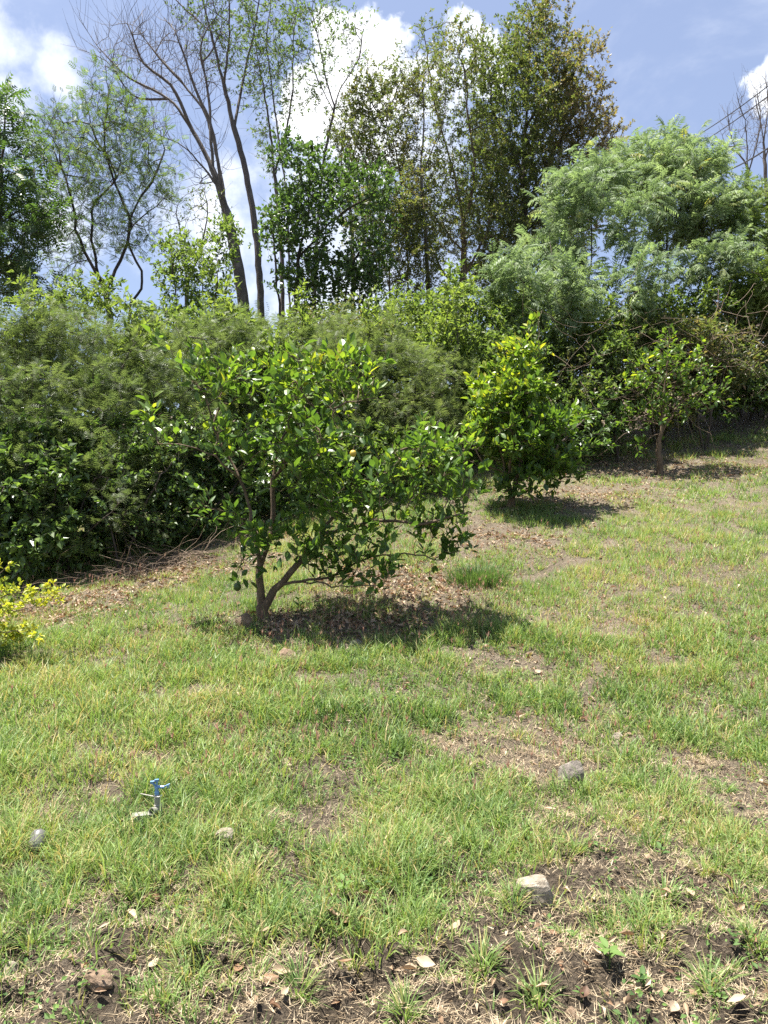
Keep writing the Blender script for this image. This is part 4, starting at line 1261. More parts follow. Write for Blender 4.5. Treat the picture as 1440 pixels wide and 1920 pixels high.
def tangle(cen, n, length, spread, rise, rads, r, flat=0.2, seg=7):
    nodes, par, rd = [], [], []
    for i in range(n):
        p = cen[r.integers(len(cen))] + r.normal(0, 1, 3) * spread
        p[2] = max(p[2], float(H(p[0], p[1])) + .01 + r.random() * rise)
        d = nrm(np.array([r.normal(), r.normal() * .6, r.normal() * flat]))
        last = -1
        rr = r.uniform(*rads)
        for k in range(seg):
            nodes.append(p.copy())
            par.append(last)
            rd.append(rr * (1 - .6 * k / seg))
            last = len(nodes) - 1
            d = nrm(d + r.normal(0, .22, 3) - np.array([0, 0, .06 if flat < .5 else 0]))
            p = p + d * length / seg * r.uniform(.7, 1.2)
            p[2] = max(p[2], float(H(p[0], p[1])) + .01)
    return tubes(np.array(nodes), np.array(par), np.array(rd), 4)


rr_ = np.random.default_rng(81)
cen = np.array([G(a, b) for a, b in [(210, 1090), (250, 1080), (290, 1070), (330, 1060), (370, 1050), (400, 1035), (430, 1030), (310, 1062), (350, 1052)]])
v, q = tangle(cen, 260, .8, np.array([.25, .12, .0]), .12, (.0015, .0045), rr_)
o = obj('brush_pile', make_mesh('brush_pile', v, q, None, M['twig_dry'], True))
tag(o, 'low pile of dry brown twigs at the foot of the left thicket', 'brush pile', kind='stuff')
cen = np.array([P(a, b, d) for a, b, d in [(1180, 640, 13.4), (1250, 620, 13.6), (1320, 610, 13.8), (1400, 630, 14.2), (1130, 700, 13.2), (1200, 720, 13.3), (1120, 620, 13.2), (1330, 680, 13.8), (1170, 770, 13.2), (1430, 660, 14.4), (1300, 650, 13.8), (1380, 700, 14)]])
v, q = tangle(cen, 120, 1.3, np.array([.5, .35, .3]), .3, (.002, .006), rr_, flat=.9, seg=9)
o = obj('dry_vines', make_mesh('dry_vines', v, q, None, M['twig_dry'], True))
tag(o, 'tangle of dry brown vines and twigs under the feathery trees', 'vines', kind='stuff')

# ================================================================== grass and ground cover


def strip_positions(n, d0, d1, r, margin=0.9, power=1.0):
    d = np.sqrt(r.random(n) * (d1 ** 2 - d0 ** 2) + d0 ** 2)
    x = (r.random(n) * 2 - 1) * (0.56 * d + margin * .4 + r.exponential(1.5, n))
    return x, d


def blades(x, y, z, L, w, lean, bend, head, tint, r, flat=False):
    n = len(x)
    h = np.stack([np.cos(head), np.sin(head), np.zeros(n)], -1)
    wa = head + math.pi / 2 + r.normal(0, .5, n)
    wv = np.stack([np.cos(wa), np.sin(wa), np.zeros(n)], -1) * (w / 2)[:, None]
    up = np.array([0, 0, 1.0])
    p0 = np.stack([x, y, z], -1)
    t1, t2 = lean, lean + bend
    p1 = p0 + (L * .55)[:, None] * (np.cos(t1)[:, None] * up + np.sin(t1)[:, None] * h)
    p2 = p1 + (L * .45)[:, None] * (np.cos(t2)[:, None] * up + np.sin(t2)[:, None] * h)
    if flat:
        v = np.stack([p0 - wv, p0 + wv, (p1 + p2) / 2 + wv * .3], 1).reshape(-1, 3)
        return v, np.arange(3 * n).reshape(-1, 3), np.repeat(tint, 3)
    v = np.stack([p0 - wv, p0 + wv, p1 - wv * .8, p1 + wv * .8, p2], 1).reshape(-1, 3)
    f = np.array([(0, 1, 3), (0, 3, 2), (2, 3, 4)])
    f = (f[None] + (np.arange(n) * 5)[:, None, None]).reshape(-1, 3)
    return v, f, np.repeat(tint, 5)


def grass():
    r = np.random.default_rng(91)
    parts = []
    #            tufts  d0   d1  blades  len        width            rad
    for (nt, d0, d1, nb, l0, l1, w0, w1, rad) in [(11500, 1.9, 4.2, 10, .045, .135, .003, .0068, .034),
                                                  (15500, 4.2, 7.0, 9, .05, .14, .004, .0088, .04),
                                                  (20000, 7.0, 11.0, 8, .06, .14, .007, .011, .045),
                                                  (24000, 11.0, 17.0, 6, .06, .14, .010, .016, .07)]:
        x, y = strip_positions(nt, d0, d1, r)
        b = bareness(x, y)
        clump = fbm(x * 3.1 + 7, y * 3.1, 3)
        keep = r.random(nt) < np.clip(1.15 - b * 1.25, .05, 1) * np.clip(-.25 + clump * 2.3 - np.clip((4.8 - y) / 1.4, 0, 1) * .35, .06, 1)
        x, y, b, clump = x[keep], y[keep], b[keep], clump[keep]
        n = len(x)
        tt = .40 + (fbm(x * .8, y * .8 + 30, 3) - .5) * .5 + (fbm(x * 4, y * 4 + 60, 2) - .5) * .5 + r.normal(0, .12, n) + b * .2
        lush = np.clip(1.15 - b * 1.0 + (clump - .5) * 1.3, .35, 1.7)
        i = np.repeat(np.arange(n), nb)
        m = len(i)
        a = r.random(m) * 2 * math.pi
        rr = np.sqrt(r.random(m)) * rad
        bx, by = x[i] + np.cos(a) * rr, y[i] + np.sin(a) * rr
        L = r.uniform(l0, l1, m) * lush[i] * np.where(r.random(m) < .12, 1.6, 1.0)
        lean = .15 + rr / rad * .75 * r.random(m) + np.abs(r.normal(0, .12, m))
        tint = np.clip(tt[i] + r.normal(0, .10, m) + (r.random(m) < .22) * .45, 0, 1)
        parts.append(blades(bx, by, H(bx, by) - .004, L, r.uniform(w0, w1, m), lean, r.uniform(.1, 1.0, m), a + r.normal(0, .5, m), tint, r, d0 > 6))
    # rosette tufts of coarse grass on the bank
    spots = [(905, 1825), (1245, 1690), (1330, 1530), (800, 1625), (700, 1760), (620, 1600), (260, 1690), (60, 1775), (130, 1700), (960, 1700), (1080, 1600), (1380, 1420), (740, 1490),
             (430, 1320), (640, 1290), (1300, 1390), (1180, 1480), (420, 1690), (350, 1840), (560, 1860), (1330, 1860), (1010, 1880), (760, 1900), (160, 1560), (880, 1560), (1400, 1640), (1160, 1420), (1420, 1780), (30, 1660), (500, 1760)]
    for (a_, b_) in spots:
        g = G(a_, b_)
        m = int(r.integers(70, 130))
        a = r.random(m) * 2 * math.pi
        rr = np.sqrt(r.random(m)) * .035
        bx, by = g[0] + np.cos(a) * rr, g[1] + np.sin(a) * rr
        tint = np.clip(.36 + r.normal(0, .12, m) + (r.random(m) < .2) * .4, 0, 1)
        parts.append(blades(bx, by, H(bx, by) - .005, r.uniform(.05, .15, m), r.uniform(.003, .006, m), .4 + rr / .035 * 1.0 * r.random(m), r.uniform(.1, .9, m), a + r.normal(0, .3, m), tint, r))
    x, y = strip_positions(110, 2.1, 4.6, r)
    for gx, gy in zip(x, y):
        m = int(r.integers(35, 90))
        a = r.random(m) * 2 * math.pi
        rr = np.sqrt(r.random(m)) * .03
        bx, by = gx + np.cos(a) * rr, gy + np.sin(a) * rr
        tint = np.clip(r.normal(.36, .12) + r.normal(0, .1, m) + (r.random(m) < .2) * .4, 0, 1)
        parts.append(blades(bx, by, H(bx, by) - .005, r.uniform(.04, .12, m), r.uniform(.003, .006, m), .45 + rr / .03 * 1.0 * r.random(m), r.uniform(.1, .9, m), a + r.normal(0, .3, m), tint, r))
    # tall wispy stalks
    x, y = strip_positions(6500, 2.3, 8.0, r)
    keep = r.random(len(x)) < np.clip(.9 - bareness(x, y), .05, 1) * np.clip(fbm(x * 1.2 + 50, y * 1.2, 3) * 3 - 1.0, 0, 1)
    x, y = x[keep], y[keep]
    m = len(x)
    parts.append(blades(x, y, H(x, y), r.uniform(.12, .26, m), .0012 + .0004 * y, np.abs(r.normal(.12, .12, m)), r.uniform(0, .35, m), r.random(m) * 6.28, np.clip(.62 + r.normal(0, .12, m), 0, 1), r))
    stalk = (x, y)
    v, f, t = join(parts)
    o = obj('grass', make_mesh('grass', v, f, t, M['grass']))
    tag(o, 'short patchy green grass over the whole slope', 'grass', kind='stuff')
    global NTRI
    NTRI += len(f)
    return stalk


def seedheads():
    r = np.random.default_rng(92)
    x, y = strip_positions(7500, 4.0, 10.5, r)
    f = np.clip(fbm(x * .9 + 12, y * .9 + 3, 3) * 4 - 1.6, 0, 1)
    keep = r.random(len(x)) < f * .5
    x, y = x[keep], y[keep]
    ex = np.array([G(a, b) for a, b in [(575, 1190), (668, 1205), (862, 1190), (880, 1180), (1045, 1095), (1190, 1180), (1240, 1190), (1300, 1160), (1210, 1300), (940, 1190), (760, 1220), (560, 1270), (310, 1430), (90, 1400), (180, 1450), (260, 1420), (1010, 1130), (1120, 1150), (800, 1130)]])
    x = np.r_[x, ex[:, 0]]
    y = np.r_[y, ex[:, 1]]
    n = len(x)
    parts = []
    hh = r.uniform(.09, .17, n)
    lean = np.abs(r.normal(.15, .1, n))
    hd = r.random(n) * 6.28
    z = H(x, y)
    parts.append(blades(x, y, z, hh, np.full(n, .0025), lean, np.zeros(n), hd, np.full(n, .8), r))
    tip = np.stack([x + np.cos(hd) * np.sin(lean) * hh, y + np.sin(hd) * np.sin(lean) * hh, z + np.cos(lean) * hh], -1)
    k = 9
    i = np.repeat(np.arange(n), k)
    m = len(i)
    tint = np.clip(np.repeat(r.uniform(.1, .75, n), k) + r.normal(0, .12, m), 0, 1)
    parts.append(blades(tip[i, 0], tip[i, 1], tip[i, 2] - r.random(m) * .03, r.uniform(.03, .065, m), r.uniform(.004, .008, m), np.abs(r.normal(.35, .2, m)), r.uniform(0, .4, m), r.random(m) * 6.28, tint, r, True))
    v, f, t = join(parts)
    o = obj('seed_heads', make_mesh('seed_heads', v, f, t, M['seed']))
    tag(o, 'pinkish brown grass seed heads scattered over the slope', 'grass', kind='stuff')


def thatch():
    r = np.random.default_rng(93)
    parts = []
    for (n, d0, d1, l0, l1, w) in [(210000, 2.0, 5.0, .015, .085, .0026), (65000, 4.4, 8.5, .03, .11, .0045), (25000, 8.5, 15, .05, .12, .007)]:
        x, y = strip_positions(n, d0, d1, r)
        b = bareness(x, y)
        keep = r.random(n) < np.clip(.25 + b * 1.2, 0, 1) * np.clip(fbm(x * 5 + 11, y * 5, 3) * 2.4 - .4, .15, 1)
        x, y = x[keep], y[keep]
        m = len(x)
        parts.append(blades(x, y, H(x, y) + r.uniform(0, .02, m), r.uniform(l0, l1, m), np.full(m, w) * r.uniform(.6, 1.4, m), r.uniform(1.0, 1.62, m), r.uniform(-.3, .5, m), r.random(m) * 6.28,
                            np.clip(r.normal(.58, .28, m), 0, 1), r, True))
    v, f, t = join(parts)
    o = obj('straw', make_mesh('straw', v, f, t, M['straw']))
    tag(o, 'dead straw-coloured grass stems lying on the soil', 'straw', kind='stuff')
    global NTRI
    NTRI += len(f)


def cover():
    """little round-leaved weeds between the grass"""
    r = np.random.default_rng(94)
    x, y = strip_positions(4800, 2.0, 7.5, r)
    keep = r.random(len(x)) < np.clip(fbm(x * 1.6 + 80, y * 1.6, 3) * 3 - 1.05, 0, 1)
    x, y = x[keep], y[keep]
    i = np.repeat(np.arange(len(x)), 12)
    m = len(i)
    px = x[i] + r.normal(0, .03, m)
    py = y[i] + r.normal(0, .03, m)
    pos = np.stack([px, py, H(px, py) + r.uniform(.01, .07, m)], -1)
    a = r.random(m) * 6.28
    d = np.stack([np.cos(a), np.sin(a), r.uniform(-.1, .6, m)], -1)
    R = frames(d, np.array([0, 0, 1.0]) + r.normal(0, .35, (m, 3)))
    T = leaf2(.62)
    v, f, t = scatter(T[0], T[1], pos, R, r.uniform(.01, .03, m), np.clip(r.normal(.45, .2, m), 0, 1))
    o = obj('ground_cover', make_mesh('ground_cover', v, f, t, M['weed']))
    tag(o, 'tiny green round-leaved weeds between the grass', 'weeds', kind='stuff')


grass()
seedheads()
thatch()
cover()
tick('grass')


def litter():
    """fallen leaves too many to count, below the bushes and trees"""
    r = np.random.default_rng(95)
    sp = [((180, 1125), .9, .5, 1200), ((330, 1075), 1.0, .5, 1500), ((60, 1170), .8, .5, 900), ((640, 1165), .9, .35, 1100), ((760, 1100), .9, .8, 1800), ((1080, 930), 1.5, .9, 1500), ((1250, 890), 1.6, .9, 1300),
          ((930, 1010), .9, .7, 900), ((1380, 880), 1.0, .7, 700), ((1180, 860), 1.4, .8, 900), ((620, 1060), 1.2, .8, 800), ((450, 1190), .5, .3, 250), ((820, 1230), 1.6, .7, 250), ((1150, 1150), 1.6, 1.0, 300), ((1200, 1350), 1.2, .8, 260)]
    pos = []
    for (a, b), rx, ry, n in sp:
        g = G(a, b)
        n = int(n * .5)
        x = g[0] + r.normal(0, rx * .6, n)
        y = g[1] + r.normal(0, ry * .6, n)
        pos.append(np.stack([x, y, H(x, y) + r.uniform(.004, .03, n)], -1))
    x, y = strip_positions(4200, 2.0, 5.6, r)
    kp = r.random(len(x)) < np.clip(.15 + bareness(x, y) * 1.1, 0, 1) * np.clip(fbm(x * 2 + 5, y * 2, 3) * 2.6 - .6, .1, 1)
    x, y = x[kp], y[kp]
    pos.append(np.stack([x, y, H(x, y) + r.uniform(.004, .03, len(x))], -1))
    pos = np.concatenate(pos)
    n = len(pos)
    a = r.random(n) * 6.28
    d = np.stack([np.cos(a), np.sin(a), r.normal(0, .25, n)], -1)
    R = frames(d, np.array([0, 0, 1.0]) + r.normal(0, .5, (n, 3)))
    T = leaf4(.45, .5, .25)
    L = np.where(pos[:, 1] < 5.2, r.uniform(.014, .045, n), r.uniform(.035, .085, n))
    v, f, t = scatter(T[0], T[1], pos, R, L, np.clip(r.normal(.6, .24, n), 0, 1))
    o = obj('leaf_litter', make_mesh('leaf_litter', v, f, t, M['dry_leaf']))
    tag(o, 'carpet of dry fallen leaves below the trees and thicket', 'leaf litter', kind='stuff')


litter()


def clods():
    r = np.random.default_rng(97)
    x, y = strip_positions(14000, 2.0, 6.0, r)
    keep = r.random(len(x)) < np.clip(bareness(x, y) * 1.3 - .15, 0, 1) * np.clip((6 - y) / 3, 0, 1)
    x, y = x[keep], y[keep]
    n = len(x)
    o_ = np.array([(1, 0, 0), (-1, 0, 0), (0, 1, 0), (0, -1, 0), (0, 0, 1), (0, 0, -1)], float)
    f_ = np.array([(0, 2, 4), (2, 1, 4), (1, 3, 4), (3, 0, 4), (2, 0, 5), (1, 2, 5), (3, 1, 5), (0, 3, 5)])
    R = frames(nrm(r.normal(size=(n, 3))), r.normal(size=(n, 3)))
    sc = (.003 + .014 * r.random(n) ** 3)[:, None] * r.uniform(.6, 1.3, (n, 3))
    v, f, t = scatter(o_, f_, np.stack([x, y, H(x, y) + .002], -1), R, sc, np.clip(r.normal(.45, .3, n), 0, 1))
    o = obj('soil_crumbs', make_mesh('soil_crumbs', v, f, t, M['soil']))
    tag(o, 'loose crumbs of soil on the bank in front', 'soil', kind='stuff')


clods()

# ---- fallen leaves that can be picked out one by one


def dryleaf(w, curl, bend, r):
    xs = np.linspace(0, 1, 7)
    prof = np.array([.06, .6, .95, 1, .78, .38, .02]) * w / 2
    v, f = [], []
    for k, (x, h) in enumerate(zip(xs, prof)):
        zc = bend * (x - .5) ** 2
        for j in (-1, -.5, 0, .5, 1):
            v.append((x, j * h * (1 - .18 * curl * abs(j)), zc + curl * h * abs(j) ** 1.6 + r.normal(0, .008)))
    for k in range(6):
        for j in range(4):
            a = k * 5 + j
            f += [(a, a + 5, a + 6), (a, a + 6, a + 1)]
    return np.array(v), np.array(f)


def fallen():
    r = np.random.default_rng(96)
    shapes = [dryleaf(w, c, b, r) for w, c, b in [(.5, .5, .3), (.42, 1.1, .15), (.55, -.5, -.3), (.4, .8, -.35), (.6, .3, .5)]]
    me = {}
    for s, (v, f) in enumerate(shapes):
        for c in range(6):
            me[s, c] = make_mesh('fallen_leaf', v, f, np.full(len(v), .04 + c * .145), M['dry_leaf'], True)
    named = [(235, 1718, .085, 5, 'pale upright dry leaf by the grass tuft below the sprinkler'), (268, 1695, .07, 2, 'brown curled dry leaf just left of the foreground grass tuft'),
             (290, 1680, .07, 1, 'dark rust dry leaf propped among grass below the sprinkler'), (395, 1650, .07, 4, 'tan folded dry leaf right of the sprinkler on the bank'),
             (840, 1580, .085, 4, 'long tan dry leaf lying lengthwise in green weeds'), (885, 1640, .08, 1, 'dark brown dry leaf curled above the pale stone'),
             (650, 1745, .06, 2, 'rust brown upright leaf at lower centre'), (622, 1735, .06, 3, 'light brown curled leaf beside the rust upright leaf at lower centre'),
             (860, 1732, .07, 4, 'oval pale tan leaf on dark soil at lower centre'), (780, 1815, .075, 5, 'pair of pale leaves near the bottom, upper one'),
             (782, 1832, .07, 4, 'pair of pale leaves near the bottom, lower one'), (740, 1750, .06, 4, 'small cream leaf at lower centre between grass tufts'),
             (1172, 1900, .085, 3, 'orange tan pointed leaf at the bottom edge'), (1268, 1895, .075, 5, 'pale curled leaf at the bottom edge, right side'),
             (1232, 1778, .085, 5, 'pale ragged dry leaf right of the bright green seedling'), (1190, 1770, .065, 3, 'brown cupped leaf right of the bright green seedling'),
             (1150, 1735, .07, 5, 'bleached leaf lying above the bright green seedling'), (1238, 1520, .06, 2, 'orange brown leaf beside the bright grass on the right'),
             (1110, 1590, .06, 1, 'dark red leaf above and right of the pale stone'), (1050, 1595, .06, 4, 'cream pointed leaf above the pale stone'),
             (1300, 1700, .08, 4, 'tan leaf right of the spiky grass tuft on the bank'), (1020, 1530, .07, 4, 'light tan leaf in the bare patch below the dark rock'),
             (1165, 1385, .06, 5, 'cream leaf right of and above the dark rock'), (130, 1600, .07, 5, 'pale broad leaf just right of the grey cup'),
             (310, 1870, .08, 4, 'tan leaf at the bottom edge, left side'), (485, 1845, .07, 2, 'rusty leaf standing in grass near the bottom, left of centre'),
             (510, 1830, .07, 4, 'pale tan leaf near the bottom beside the rusty standing leaf'), (1420, 1780, .07, 2, 'orange leaf at the right edge near the bottom'), (700, 1455, .06, 3, 'brown leaf in the mid grass above centre'),
             (1000, 1265, .08, 5, 'pale leaf in the bare patch in front of the middle citrus tree'), (525, 1430, .08, 5, 'cream leaf in tall grass left of centre'), (330, 1190, .08, 3, 'brown leaf left of the nearest trunk')]

    def put(g, L, s, c, label, group=None):
        o = obj('fallen_leaf', me[s, c])
        a = r.random() * 6.28
        d = np.array([[math.cos(a), math.sin(a), r.normal(0, .25)]])
        R = frames(d, np.array([[r.normal(0, .45), r.normal(0, .45) - .25, 1.0]]))[0] * L
        R_ = np.c_[R, g + np.array([0, 0, r.uniform(.008, .028) + L * .08])]
        o.matrix_basis = Matrix(R_.tolist() + [[0, 0, 0, 1]])
        tag(o, label, 'leaf', group)
    for (a, b, L, c, lab) in named:
        put(G(a, b), L, int(r.integers(5)), c, lab)
    k = 0
    while k < 110:
        a, b = r.uniform(0, 1440), 1900 - 620 * r.random() ** 1.3
        if r.random() > .45 + .4 * (a / 1440):
            continue
        c = int(np.clip(r.normal(3.0, 1.4), 0, 5))
        tone = ['dark brown', 'rust brown', 'mid brown', 'tan', 'pale tan', 'cream'][c]
        row = 'on the dark soil at the very front' if b > 1790 else 'on the front bank' if b > 1660 else 'in the grass level with the sprinkler' if b > 1480 else 'in the grass above the sprinkler' if b > 1360 else 'high on the open slope'
        colm = ['at far left', 'left of centre', 'near the centre', 'right of centre', 'at far right'][int(a / 288.01)]
        put(G(a, b), r.uniform(.03, .065), int(r.integers(5)), c, 'small ' + tone + ' dry leaf ' + row + ' ' + colm, 'small dry leaves scattered in the grass')
        k += 1


fallen()

# ------------------------------------------------------------------ stones


def stone(px, py, w, h, mat, label, seed, flat=.6, boxy=.0, deep=.8, name='stone', sink=.6):
    r = np.random.default_rng(seed)
    nu, nv = 14, 20
    u = np.linspace(0, math.pi, nu)
    w_ = np.linspace(0, 2 * math.pi, nv, endpoint=False)
    v = np.array([(math.sin(a) * math.cos(b), math.sin(a) * math.sin(b), math.cos(a)) for a in u for b in w_])
    for k in range(9):   # chop flat facets
        n = nrm(r.normal(size=3))
        lim = r.uniform(.55, .85)
        dd = v @ n
        v = v - np.clip(dd - lim, 0, None)[:, None] * n * .9
    if boxy:
        v = np.sign(v) * np.abs(v) ** (1 - boxy)
    v = v * (1 + (vnoise(v[:, 0] * 3 + 9 + seed, v[:, 1] * 3 + v[:, 2] * 2) - .5)[:, None] * .18)
    g = G(px, py)
    W_ = w / F * g[1]
    v = v * np.array([W_ / 2, W_ / 2 * deep, h / F * g[1] / 2 / .8])
    ct, st = math.cos(seed), math.sin(seed)
    q = np.array([(i * nv + j, (i + 1) * nv + j, (i + 1) * nv + (j + 1) % nv, i * nv + (j + 1) % nv) for i in range(nu - 1) for j in range(nv)])
    hh = v[:, 2].max()
    o = obj(name, make_mesh(name, v, q, None, M[mat], False), None, (g[0], g[1] + W_ * .25, float(H(g[0], g[1] + W_ * .25)) + hh * (1 - sink * 2) + .005))
    o.rotation_euler = (r.normal(0, .12), r.normal(0, .12), r.normal(0, .3))
    tag(o, label, 'stone')


stone(1005, 1688, 66, 50, 'stone_pale', 'pale flat-topped block of stone on the bank', 1, boxy=.4, sink=.45)
stone(1078, 1470, 56, 56, 'stone_grey', 'dark pointed rock half buried in grass right of centre', 2, sink=.42)
stone(538, 1246, 46, 40, 'stone_brown', 'brown rock in the grass in front of the nearest citrus trunk', 3, sink=.38)
stone(455, 1182, 34, 34, 'stone_brown', 'small reddish brown rock left of the nearest citrus trunk', 4, sink=.2)
stone(420, 1588, 42, 34, 'stone_pale', 'pale rounded rock in grass right of the sprinkler', 5, sink=.3)
stone(1152, 1240, 36, 22, 'stone_grey', 'small grey rock in the grass on the right slope', 6)
stone(1160, 1390, 26, 20, 'stone_pale', 'small cream rock right of the dark pointed rock', 7)
stone(1078, 1905, 34, 36, 'stone_brown', 'rounded mottled pebble at the bottom edge', 8)
stone(18, 1832, 28, 28, 'stone_pale', 'pale round pebble at the lower left edge', 9)
stone(178, 1868, 60, 34, 'stone_brown', 'earthy brown clod low on the bank at left', 10)
stone(510, 1608, 32, 26, 'stone_brown', 'brown clod on the dark soil below the mid grass', 11)
stone(668, 1215, 30, 20, 'stone_grey', 'dark grey rock beside pink seed heads near the trunk', 12)
stone(1320, 1668, 26, 24, 'stone_brown', 'tan pebble right of the spiky tuft on the bank', 13)

# ------------------------------------------------------------------ seedlings and grass clump


def seedling(px, py, label, nl, L, tint, seed, h=.06):
    r = np.random.default_rng(seed)
    g = G(px, py)
    root = root_obj('seedling', g)
    tag(root, label, 'plant', 'young weeds on the bank')
    N = np.array([(0, 0, -.01), (.004, 0, h * .5), (.0, .004, h), (.003, .002, h * 1.3)])
    v, q = tubes(N, np.array([-1, 0, 1, 2]), np.array([.003, .0025, .002, .001]), 5)
    obj('stem', make_mesh('stem', v, q, None, M['weed'], True), root).data.attributes.new('tint', 'FLOAT', 'POINT')
    T = leaf12(.42, .3, .25)
    me = make_mesh('leaf', T[0], T[1], np.full(len(T[0]), tint), M['weed'], True)
    for i in range(nl):
        a = i * 2.4 + r.normal(0, .2)
        e = r.uniform(.15, .9)
        d = np.array([[math.cos(a) * math.cos(e), math.sin(a) * math.cos(e), math.sin(e)]])
        R = frames(d, np.array([[0, 0, 1.0]]) + r.normal(0, .2, (1, 3)))[0] * L * r.uniform(.7, 1.1)
        o = obj('leaf', me, root)
        o.matrix_basis = Matrix(np.c_[R, np.array([0, 0, h * (.5 + .7 * i / nl)])].tolist() + [[0, 0, 0, 1]])


seedling(1142, 1815, 'bright green seedling with pointed leaves on the bank', 8, .055, .7, 1)
seedling(1240, 1610, 'dark leafy weed below the bright grass on the right', 7, .045, .45, 2, .04)
seedling(1205, 1860, 'low dark green three-lobed weed near the bottom right', 8, .05, .25, 3, .035)
seedling(645, 1690, 'upright green weed in the grass at lower centre', 7, .05, .7, 4, .07)
seedling(245, 1855, 'small round-leaved green weed at lower left', 6, .035, .55, 5, .03)
seedling(1090, 1880, 'tiny green sprout above the mottled pebble', 5, .03, .5, 6, .03)
seedling(560, 1150, 'leafy dark sprout at the foot of the nearest citrus trunk', 9, .09, .3, 7, .12)


def clump(px, py, label, n, L, rad, tint, seed):
    r = np.random.default_rng(seed)
    g = G(px, py)
    a = r.random(n) * 6.28
    rr = np.sqrt(r.random(n)) * rad
    x, y = g[0] + np.cos(a) * rr, g[1] + np.sin(a) * rr * .7
    v, f, t = blades(x, y, H(x, y) - .005, r.uniform(.5, 1, n) * L, r.uniform(.004, .008, n), .1 + rr / rad * .6 * r.random(n), r.uniform(0, .7, n), a + r.normal(0, .4, n), np.clip(r.normal(tint, .1, n), 0, 1), r)
    o = obj('grass_clump', make_mesh('grass_clump', v - g, f, t, M['grass']), None, g)
    tag(o, label, 'grass')


clump(895, 1092, 'tall dark clump of grass below the right tip of the nearest citrus tree', 900, .26, .32, .12, 1)
clump(480, 1150, 'small tuft of taller grass hugging the nearest citrus trunk', 90, .22, .07, .3, 2)
clump(990, 985, 'tuft of taller grass at the foot of the middle citrus tree', 220, .2, .3, .3, 3)

# ------------------------------------------------------------------ sprinkler and cup


def lathe(prof, n=16):
    v = np.array([(r_ * math.cos(2 * math.pi * j / n), r_ * math.sin(2 * math.pi * j / n), z) for r_, z in prof for j in range(n)])
    q = np.array([(i * n + j, i * n + (j + 1) % n, (i + 1) * n + (j + 1) % n, (i + 1) * n + j) for i in range(len(prof) - 1) for j in range(n)])
    return v, q


def boxv(x0, x1, y0, y1, z0, z1):
    v = np.array([(x, y, z) for z in (z0, z1) for y in (y0, y1) for x in (x0, x1)], float)
    q = np.array([(0, 2, 3, 1), (4, 5, 7, 6), (0, 1, 5, 4), (2, 6, 7, 3), (0, 4, 6, 2), (1, 3, 7, 5)])
    return v, q


def jq(parts):
    o = 0
    vs, qs = [], []
    for v, q in parts:
        vs.append(v)
        qs.append(q + o)
        o += len(v)
    return np.concatenate(vs), np.concatenate(qs)


def bar(a, b, ra, rb, k=8):
    a, b = np.array(a, float), np.array(b, float)
    v, q = tubes(np.array([a, b]), np.array([-1, 0]), np.array([ra, rb]), k)
    n = len(v)
    v = np.vstack([v[:2 * k], a, b])
    q = q.tolist()
    for j in range(k):
        q.append((j, (j + 1) % k, 2 * k, 2 * k))
        q.append((k + j, k + (j + 1) % k, 2 * k + 1, 2 * k + 1))
    return v, np.array(q)


def mesh_poly(name, v, q, mat, sm=False):
    me = bpy.data.meshes.new(name)
    me.from_pydata([tuple(x) for x in v], [], [tuple(dict.fromkeys(int(i) for i in f)) for f in q])
    me.materials.append(M[mat])
    if sm:
        me.polygons.foreach_set('use_smooth', np.ones(len(me.polygons), bool))
    me.update()
    return me


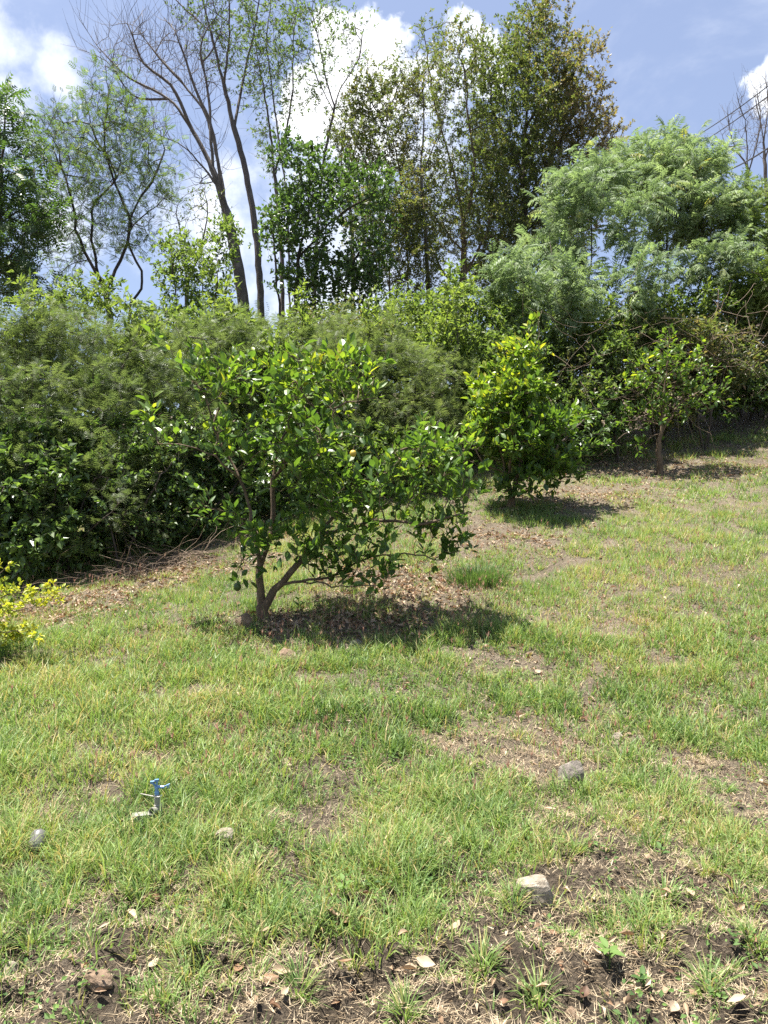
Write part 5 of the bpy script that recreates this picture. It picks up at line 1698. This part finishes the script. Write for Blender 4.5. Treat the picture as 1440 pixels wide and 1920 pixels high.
def sprinkler():
    g = G(292, 1540)
    root = root_obj('sprinkler', g)
    tag(root, 'lawn sprinkler with blue head on a grey plastic tee', 'sprinkler')
    root.rotation_euler = (0.03, -0.06, 0.15)
    z0 = .02
    # foot: a grey channel lying to the left of the riser, open below
    fv, fq = jq([boxv(-.135, .012, -.028, .028, z0 + .03, z0 + .036), boxv(-.135, .012, -.028, -.023, z0 - .02, z0 + .0295), boxv(-.135, .012, .023, .028, z0 - .02, z0 + .0295),
                 boxv(-.135, -.130, -.0225, .0225, z0 - .02, z0 + .0295)])
    obj('foot', mesh_poly('foot', fv, fq, 'pvc_grey'), root)
    # riser pipe with collars
    pv, pq = lathe([(.0, -.03), (.019, -.03), (.019, .05), (.023, .052), (.023, .10), (.019, .104), (.019, .14), (.015, .143), (.015, .16), (.0, .16)])
    obj('riser', mesh_poly('riser', pv, pq, 'pvc_grey', False), root, (.018, .0, 0))
    # side outlet of the tee, open toward the front left
    ov, oq = lathe([(.017, 0), (.021, .002), (.0225, .028), (.0225, .045), (.0175, .045), (.016, .012)])
    o = obj('outlet', mesh_poly('outlet', ov, oq, 'pvc_grey', False), root, (.012, -.012, .073))
    o.rotation_euler = (math.radians(78), 0, math.radians(-32))
    hv, hq = lathe([(.0, .013), (.0165, .013)])  # black disc closing the outlet, paints the darkness inside the pipe
    obj('bore_shade', mesh_poly('bore_shade', hv, hq, 'hole_shade'), o)
    # blue impact head
    hv, hq = lathe([(.0, .155), (.013, .155), (.014, .175), (.011, .182), (.011, .198), (.014, .202), (.012, .212), (.0, .214)], 12)
    obj('head', mesh_poly('head', hv, hq, 'pvc_blue'), root, (.018, 0, 0))
    bv, bq = jq([bar((.018, 0, .205), (-.004, -.006, .238), .006, .007), bar((.018, 0, .205), (.024, -.004, .246), .006, .006), boxv(-.014, .004, -.013, .002, .232, .246), boxv(.010, .034, -.010, .004, .2415, .253),
                 bar((-.006, -.006, .241), (.02, -.003, .247), .0045, .0045)])
    obj('hammer', mesh_poly('hammer', bv, bq, 'pvc_blue'), root)
    nv, nq = jq([bar((.018, 0, .206), (.058, -.008, .205), .010, .0075), bar((.059, -.008, .205), (.064, -.009, .205), .009, .009)])
    obj('nozzle', mesh_poly('nozzle', nv, nq, 'pvc_blue'), root)
    av, aq = jq([bar((.058, -.008, .206), (.086, -.008, .214), .003, .003), boxv(.080, .084, -.014, -.002, .196, .214), boxv(.088, .092, -.014, -.002, .198, .216), bar((.078, -.008, .215), (.098, -.008, .219), .003, .003)])
    obj('deflector', mesh_poly('deflector', av, aq, 'pvc_blue'), root)
    cv, cq = jq([bar((.0, -.016, .158), (-.072, -.024, .186), .0034, .003), bar((.0, -.016, .158), (.03, -.021, .153), .0034, .0034), bar((.03, -.021, .153), (.05, -.008, .158), .0034, .003)])
    obj('trip_wire', mesh_poly('trip_wire', cv, cq, 'metal'), root)
    sv, sq = lathe([(.0165, .146), (.018, .147), (.018, .152), (.0165, .153)])
    obj('clamp', mesh_poly('clamp', sv, sq, 'metal'), root, (.018, 0, 0))
    root.scale = (.86,) * 3


sprinkler()


def cup():
    g = G(57, 1612)
    root = root_obj('plastic_cup', g)
    tag(root, 'weathered grey plastic cup lying tipped over in the grass', 'cup')
    v, q = lathe([(.0, .103), (.010, .103), (.020, .1015), (.0285, .097), (.034, .087), (.0375, .07), (.0395, .045), (.0415, .0), (.0385, .0), (.036, .05), (.030, .088), (.0, .095)], 22)
    o = obj('shell', mesh_poly('shell', v, q, 'cup_grey', True), root, (.012, .015, .022))
    o.rotation_euler = (math.radians(-38), math.radians(4), 0.1)
    hv, hq = lathe([(.0, .001), (.0055, .001), (.0055, .004), (.0, .0042)], 12)
    obj('knob', mesh_poly('knob', hv, hq, 'cup_grey'), o, (0.004, -.006, .1022))


cup()

# ------------------------------------------------------------------ power lines


def wire(a, b, rad, label, sag):
    t = np.linspace(-.35, 1.6, 40)
    a, b = P(*a), P(*b)
    pts = a + (b - a) * t[:, None]
    pts[:, 2] += sag * ((t - .5) ** 2)
    v, q = tubes(pts, np.arange(40) - 1, np.full(40, rad), 6)
    c = pts.mean(0)
    o = obj('power_line', make_mesh('power_line', v - c, q, None, M['cable'], True), None, c)
    tag(o, label, 'cable', 'power lines')


wire((1440, 165, 24), (1305, 258, 34), .02, 'upper thin power line crossing the sky at right', .25)
wire((1440, 184, 24), (1305, 276, 34), .02, 'middle thin power line just below the upper one', .25)
wire((1440, 281, 22), (1362, 323, 28), .026, 'lowest and thickest power line at the right edge', .2)
tick('done')
